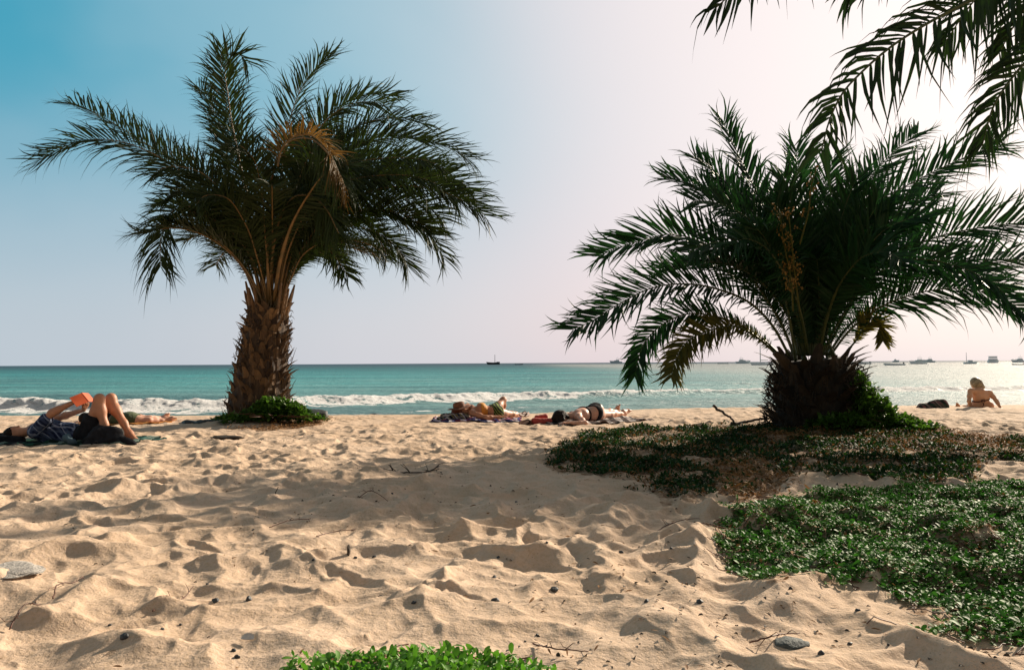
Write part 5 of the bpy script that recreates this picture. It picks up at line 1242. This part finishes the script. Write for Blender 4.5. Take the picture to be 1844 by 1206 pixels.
def boat(name, label, px, wy, wpx, kind, flip=False, hull=None):
    D = (CAM[2] - SEA_Z) * FPX / max(wy - hor(px), 0.6); L = wpx / FPX * D / 1.06
    p = at(px, hor(px), D); o = empty(name, (p[0], D, SEA_Z), label, 'boat', 'boats at anchor near the horizon')
    if flip: o.rotation_euler = (0, 0, math.pi)
    def part(mb, nm, m):
        V = np.concatenate(mb.V) * A([0.98, 0.98, 1.22 if kind not in ('skiff', 'sail', 'dhow') else 1.1]); return link_mesh(nm, V, mb.P, m, o, origin=(0, 0, 0), smooth=False)
    H = L * {'skiff': .075, 'cruiser': .13, 'yacht': .12, 'ferry': .20, 'dhow': .13, 'fisher': .12, 'sail': .09, 'tower': .2}[kind]; B = L * .28
    part(hull_mesh(L, B, H, .5 if kind != 'ferry' else .1, .6 if kind == 'dhow' else 0), 'hull', hull or HULL_W)
    if kind == 'skiff':
        mb = MB(); mb.box((-L * .46, 0, H * 1.25), (L * .05, L * .05, H * 1.3), 0); part(mb, 'outboard_motor', HULL_D)
        mb = MB(); mb.box((-L * .1, 0, H * 1.02), (L * .06, B * .9, H * .12), 0); part(mb, 'thwart', HULL_B)
    if kind in ('cruiser', 'yacht', 'tower'):
        cb = MB(); cabin(cb, -L * .02, H, L * .5, B * .8, L * .085); part(cb, 'cabin', CABIN)
        wb = MB(); wb.box((-L * .02, 0, H + L * .045), (L * .46, B * .77, L * .032), 0); part(wb, 'window_band', GLASS_HAZED)
        fb = MB(); cabin(fb, -L * .08, H + L * .087, L * .26, B * .66, L * (.05 if kind != 'tower' else .10)); part(fb, 'flybridge', CABIN)
        tb = MB()
        for sx in (-1, 1):
            for sy in (-1, 1): tb.tube([(-L * .08 + sx * L * .10, sy * B * .26, H + L * .13), (-L * .08 + sx * L * .08, sy * B * .24, H + L * .22)], L * .006, 5)
        tb.box((-L * .08, 0, H + L * .222), (L * .24, B * .6, L * .012), 0); part(tb, 'sun_roof', CABIN)
        mb = MB(); mb.tube([(-L * .1, 0, H + L * .22), (-L * .11, 0, H + L * .34)], L * .005, 5); part(mb, 'aerial', MAST)
        rb_ = MB(); rb_.tube([(L * .2, B * .35, H * 1.35), (L * .4, B * .2, H * 1.6), (L * .52, 0, H * 1.75), (L * .4, -B * .2, H * 1.6), (L * .2, -B * .35, H * 1.35)], L * .005, 5); part(rb_, 'bow_rail', MAST)
    if kind == 'fisher':
        cb = MB(); cabin(cb, L * .0, H, L * .34, B * .7, L * .13); part(cb, 'wheelhouse', CABIN)
        wb = MB(); wb.box((0, 0, H + L * .08), (L * .33, B * .66, L * .04), 0); part(wb, 'window_band', GLASS_HAZED)
        mb = MB(); mb.tube([(-L * .3, 0, H), (-L * .3, 0, L * .75)], [L * .022, L * .014], 6); part(mb, 'mast', MAST)
    if kind == 'ferry':
        for q in (0, 1):
            cb = MB(); cabin(cb, 0, H + q * L * .17, L * (.86 - .08 * q), B * .86, L * .13); part(cb, 'deck_house', CABIN)
            wb = MB(); wb.box((0, 0, H + q * L * .17 + L * .065), (L * (.82 - .08 * q), B * .835, L * .055), 0); part(wb, 'window_band', GLASS_HAZED)
        rf = MB(); rf.box((0, 0, H + L * .335), (L * .84, B * .9, L * .02), 0); part(rf, 'roof', CABIN)
    if kind in ('sail', 'dhow'):
        hm_ = L * (.95 if kind == 'sail' else .72); xx = L * .05 if kind == 'sail' else -L * .1
        mb = MB(); mb.tube([(xx, 0, 0), (xx, 0, hm_)], [L * .026, L * .018], 6); part(mb, 'mast', MAST if kind == 'sail' else HULL_D)
        if kind == 'sail':
            mb = MB(); mb.tube([(xx, 0, H + L * .12), (xx - L * .42, 0, H + L * .13)], L * .008, 6); mb.tube([(xx, 0, H + L * .145), (xx - L * .4, 0, H + L * .145)], [L * .02, L * .012], 8); part(mb, 'boom', HULL_W)
            cb = MB(); cabin(cb, L * .0, H, L * .4, B * .55, L * .04); part(cb, 'cabin', CABIN)
            wb = MB(); wb.box((0, 0, H + L * .02), (L * .3, B * .54, L * .014), 0); part(wb, 'window_band', GLASS_HAZED)
        else:
            cb = MB(); cabin(cb, -L * .32, H, L * .2, B * .6, L * .07); part(cb, 'stern_shelter', HULL_D)
    return o
boat('boat', 'dark wooden boat with bare mast, nearest the middle of the horizon', 889, 656.3, 24, 'dhow', True, HULL_D)
boat('boat', 'low dark open skiff just right of the wooden masted boat', 934, 656.6, 15, 'skiff', False, HULL_D)
boat('boat', 'small pale motor cruiser just left of the drooping palm frond', 1110, 654.2, 22, 'cruiser', True, HULL_B)
boat('boat', 'tiny dark skiff half hidden by the drooping frond tip', 1131, 654.6, 12, 'skiff', False, HULL_B)
boat('boat', 'pale low skiff between the drooping fronds and the blue cruiser', 1302, 655.0, 20, 'skiff', True, HULL_W)
boat('boat', 'blue hulled motor cruiser with flybridge left of the sailing yacht', 1337, 654.6, 26, 'cruiser', False, HULL_B)
boat('boat', 'white sailing yacht with tall mast and boom beside the squat palm', 1371, 657.4, 38, 'sail', True, HULL_W)
boat('boat', 'long slim skiff with outboard just right of the palm trunk', 1552, 655.6, 34, 'skiff', True, HULL_B)
boat('boat', 'small motor boat with high tower behind the long white skiff', 1613, 652.2, 12, 'tower', False, HULL_B)
boat('boat', 'long white open skiff in front of the boat with a tower', 1611, 657.8, 38, 'skiff', True, HULL_W)
boat('boat', 'largest pale motor yacht right of the long white skiff', 1654, 655.4, 30, 'yacht', True, HULL_W)
boat('boat', 'motor yacht partly behind the largest pale yacht', 1673, 652.6, 22, 'cruiser', True, HULL_B)
boat('boat', 'dinghy afloat at the stern of the largest pale yacht', 1641, 655.0, 9, 'skiff', False, HULL_B)
boat('boat', 'fishing boat with wheelhouse and thin mast above the seated person', 1747, 655.2, 24, 'fisher', False, HULL_B)
boat('boat', 'tiny dinghy between the fishing boat and the boxy ferry', 1770, 653.0, 8, 'skiff', False, HULL_B)
boat('boat', 'boxy two deck ferry right of the tiny dinghy', 1788, 653.4, 20, 'ferry', False, HULL_W)
boat('boat', 'motor yacht at the right edge behind a low speedboat', 1835, 652.6, 26, 'yacht', True, HULL_W)
boat('boat', 'low white speedboat at the right edge before the yacht', 1833, 657.0, 22, 'skiff', True, HULL_W)

# ------------------------------------------------------------------ rocks, sticks, pebbles
def rock(name, label, mat, c, r3, seed, cat='rock', rough=0.22, group=None):
    mb = MB(); mb.ball((0, 0, 0), 1.0, 0, 30, 20); V = np.concatenate(mb.V)
    n1 = fbm(V[:, 0] * 1.6 + seed, V[:, 1] * 1.6 + V[:, 2] * 1.9, seed, 4); V = V * (1 + rough * n1)[:, None]
    for i in range(7):                                 # broken facets
        nn = nrm(np.random.default_rng(seed * 17 + i).normal(size=3)); h = V @ nn; V = V - np.maximum(h - 0.80, 0)[:, None] * nn * 0.9
    V = V * A(r3); o = link_mesh(name, V + A(c), mb.P, mat, None, c, smooth=True)
    return tag(o, label, cat, group)
rock('rock', 'flat grey green rock half buried in the lower right sand', MAT['rock_grey'], ground(1424, 1166) + A([0, 0, -.005]), (.062, .055, .026), 3)
rock('rock', 'pale crumbling stone lying at the left edge of the sand', MAT['rock_pale'], ground(10, 1048) + A([0, 0, -.012]), (.17, .15, .022), 4, rough=.5)
rock('rock', 'black rock in the shallows right of the tall leaning palm', MAT['rock_dark'], at(674, 752, 19.5), (.22, .2, .12), 5)
for i, (px, py, Y, rr3) in enumerate(((806, 716, 46, (.75, .5, .25)), (828, 714, 47, (.42, .3, .2)))):
    rock('rock', ['dark rock breaking through the wave above the straw hat', 'smaller dark rock right beside the wave washed one'][i], MAT['rock_dark'], at(px, py, Y), rr3, 7 + i)
for i, (px, py, Y, s) in enumerate(((322, 769, 12.8, .13), (345, 768, 12.8, .17), (372, 766, 12.7, .15), (395, 762, 12.7, .17), (568, 750, 13.9, .2))):
    lab = ['small dark rock, farthest left by the foot of the leaning palm', 'rounded dark rock second from left beside the leaning palm', 'flat dark rock third from left beside the leaning palm', 'dark rock touching the left foot of the leaning palm', 'dark rock at the shore behind the low green bush'][i]
    rock('rock', lab, MAT['rock_dark'], at(px, py, Y), (s * 1.4, s, s * .7), 11 + i)
rock('driftwood', 'flat black piece of driftwood on the sand before the leaning palm', MAT['wood'], ground(407, 791) + A([0, 0, .01]), (.22, .09, .035), 20, 'driftwood', .3)
rock('driftwood', 'upright dark sliver of wood stuck in the middle sand', MAT['wood'], ground(628, 1003) + A([0, 0, .02]), (.009, .016, .034), 21, 'driftwood', .3)
def stick(name, label, pts, rad, cat='stick', mat=None, twigs=0, seed=0, group=None):
    pts = [A(p, float) for p in pts]; r = np.random.default_rng(seed); mb = MB(); C = spline(pts, 20)
    C = C + r.normal(0, rad * .35, C.shape); mb.tube(C, np.linspace(rad, rad * .6, 20), 7, 0)
    for i in range(twigs):
        p = C[r.integers(3, 19)]; d = nrm(r.normal(size=3) * [1, 1, .5] + [0, 0, .35]) * r.uniform(.02, .06) * (1 + 2 * (cat == 'branch')); mb.tube([p, p + d * .5 + r.normal(0, .01, 3), p + d], [rad * .5, rad * .4, rad * .2], 5, 0)
    o = mb.build(name, mat or MAT['wood'], None, C[0]); return tag(o, label, cat, group)
stick('stick', 'thin dark pole leaning up from the sand by the squat palm', [at(1284, 730, 11.2), at(1304, 744, 11.15), at(1326, 763, 11.1)], .022)
stick('stick', 'dark stick lying flat beside the leaning pole', [at(1316, 764, 11.1), at(1345, 759, 11.2), at(1384, 753, 11.3)], .024)
b0 = [ground(x, y, .012) for x, y in ((690, 846), (735, 852), (765, 853), (792, 846))]
stick('branch', 'dead twiggy branch lying in the middle of the sand', b0, .008, 'branch', MAT['wood'], 14, 3)
ru = [[(1178, 958), (1205, 950), (1235, 948), (1262, 953)], [(1350, 1163), (1385, 1166), (1410, 1152), (1440, 1148)], [(275, 1105), (298, 1086), (322, 1078), (348, 1060)], [(95, 1086), (112, 1066), (132, 1060), (150, 1052)], [(16, 1144), (45, 1128), (75, 1115)], [(1250, 960), (1300, 968), (1345, 985)], [(570, 985), (600, 972), (640, 965)], [(640, 905), (665, 900), (705, 903)], [(485, 958), (520, 950), (560, 945)], [(960, 1165), (1010, 1190), (1060, 1186)]]
rl = ['red brown runner snaking out of the green mat onto sand', 'curled dry runner beside the flat grey green rock', 'twisted dry vine on the lower left sand', 'curled vine near the pale stone at the left', 'straight dry runner at the lower left edge', 'brown runner at the left margin of the large green mat', 'short reddish runner left of centre on the sand', 'thin dry runner on the sand near the dead branch', 'thin runner on the sunlit sand under the tall palm', 'dry orange runner right of the bottom green mat']
for i, (q, l) in enumerate(zip(ru, rl)):
    stick('dry_runner', l, [ground(x, y, .012 + .015 * (k2 % 2)) for k2, (x, y) in enumerate(q)], .0032, 'vine', MAT['stem'], 6, 40 + i, 'dry vine runners on the sand')
stick('twig', 'short twig standing upright in the sand, left of centre', [ground(494, 898), ground(494, 898) + A([.01, 0, .04]), ground(494, 898) + A([.03, 0, .08])], .004, 'twig')
peb = [(390, 955), (456, 962), (468, 980), (565, 1028), (374, 1055), (449, 1077), (198, 1122), (293, 1136), (325, 1124), (320, 1169), (293, 1165), (420, 1181), (427, 1191), (224, 1179), (106, 936), (72, 1044), (162, 980), (388, 1075), (706, 895), (973, 930), (897, 1006), (782, 1002), (819, 1006), (674, 1002), (890, 1040), (745, 1100), (687, 1075), (997, 1061), (1006, 1070), (946, 1149), (967, 1139), (1165, 1108), (1209, 1006), (1119, 994), (893, 1087), (1530, 1155), (1545, 1110), (1600, 1165), (1480, 1200), (1260, 1095), (640, 1010), (860, 985), (985, 1000), (1040, 960), (930, 905), (850, 880), (1090, 920)]
r = np.random.default_rng(77); pm = None
for i, (x, y) in enumerate(peb):
    p = ground(x, y)
    if pm is None:
        pm = rock('pebble', 'small dark pebble lying on the trampled sand', MAT['pebble'], p, (.0095, .008, .006), 50, 'pebble', .35, 'dark pebbles on the sand'); o = pm
    else:
        o = pm.copy(); COL.objects.link(o)
    s = r.lognormal(0.15, 0.4); o.location = tuple(p + A([0, 0, .001])); o.scale = (s, s * r.uniform(.7, 1.2), s * r.uniform(.7, 1.3)); o.rotation_euler = (r.uniform(-.4, .4), r.uniform(-.4, .4), r.uniform(0, 6.28))
sh = ground(446, 1168); mb = MB(); uu = np.linspace(0, math.pi, 13)
for k2 in range(12):
    a0, a1 = uu[k2], uu[k2 + 1]; am = (a0 + a1) / 2
    mb.add([[0, 0, .002], [.022 * math.cos(a0), .02 * math.sin(a0), .006], [.024 * math.cos(am), .022 * math.sin(am), .013], [.022 * math.cos(a1), .02 * math.sin(a1), .006]], [[0, 1, 2, 3]], 0)
    mb.add([[0, 0, -.001], [.022 * math.cos(a0), .02 * math.sin(a0), .003], [.024 * math.cos(am), .022 * math.sin(am), .010], [.022 * math.cos(a1), .02 * math.sin(a1), .003]], [[3, 2, 1, 0]], 0)
so_ = link_mesh('shell', np.concatenate(mb.V) @ rotx(.7).T + sh + A([0, 0, .008]), mb.P, MAT['shell'], None, sh)
tag(so_, 'small white shell on the sand left of the bottom green mat', 'shell')
# crumbs of plants and grit over the sand, nobody could count them
mb = MB(); Q = np.stack([r.uniform(-6, 6, 14000), 2.0 + 9.0 * r.random(14000) ** 1.3], -1); Q = Q[np.abs(Q[:, 0]) < Q[:, 1] * .75]
cl = fbm(Q[:, 0] * 1.1, Q[:, 1] * 1.1, 140, 3) + 0.10 * Q[:, 0] / Q[:, 1] * 4; Q = Q[cl + r.normal(0, .22, len(Q)) > 0.12]
P = np.stack([Q[:, 0], Q[:, 1], sand_z(Q[:, 0], Q[:, 1]) + .004], -1); Dd = dirs(len(P), r, -5, 25)
h1 = r.random(len(P)) < .55
leaves(P[h1], Dd[h1], .028, .0062, r, mb, 0, (0, .7)); leaves(P[~h1], Dd[~h1], .016, .011, r, mb, 1, (0, 1), cup=.8)
tag(mb.build('beach_litter', [MAT['drycover'], MAT['wood']]), 'scattered crumbs of dry plants and dark grit over the sand', 'plant litter', kind='stuff')
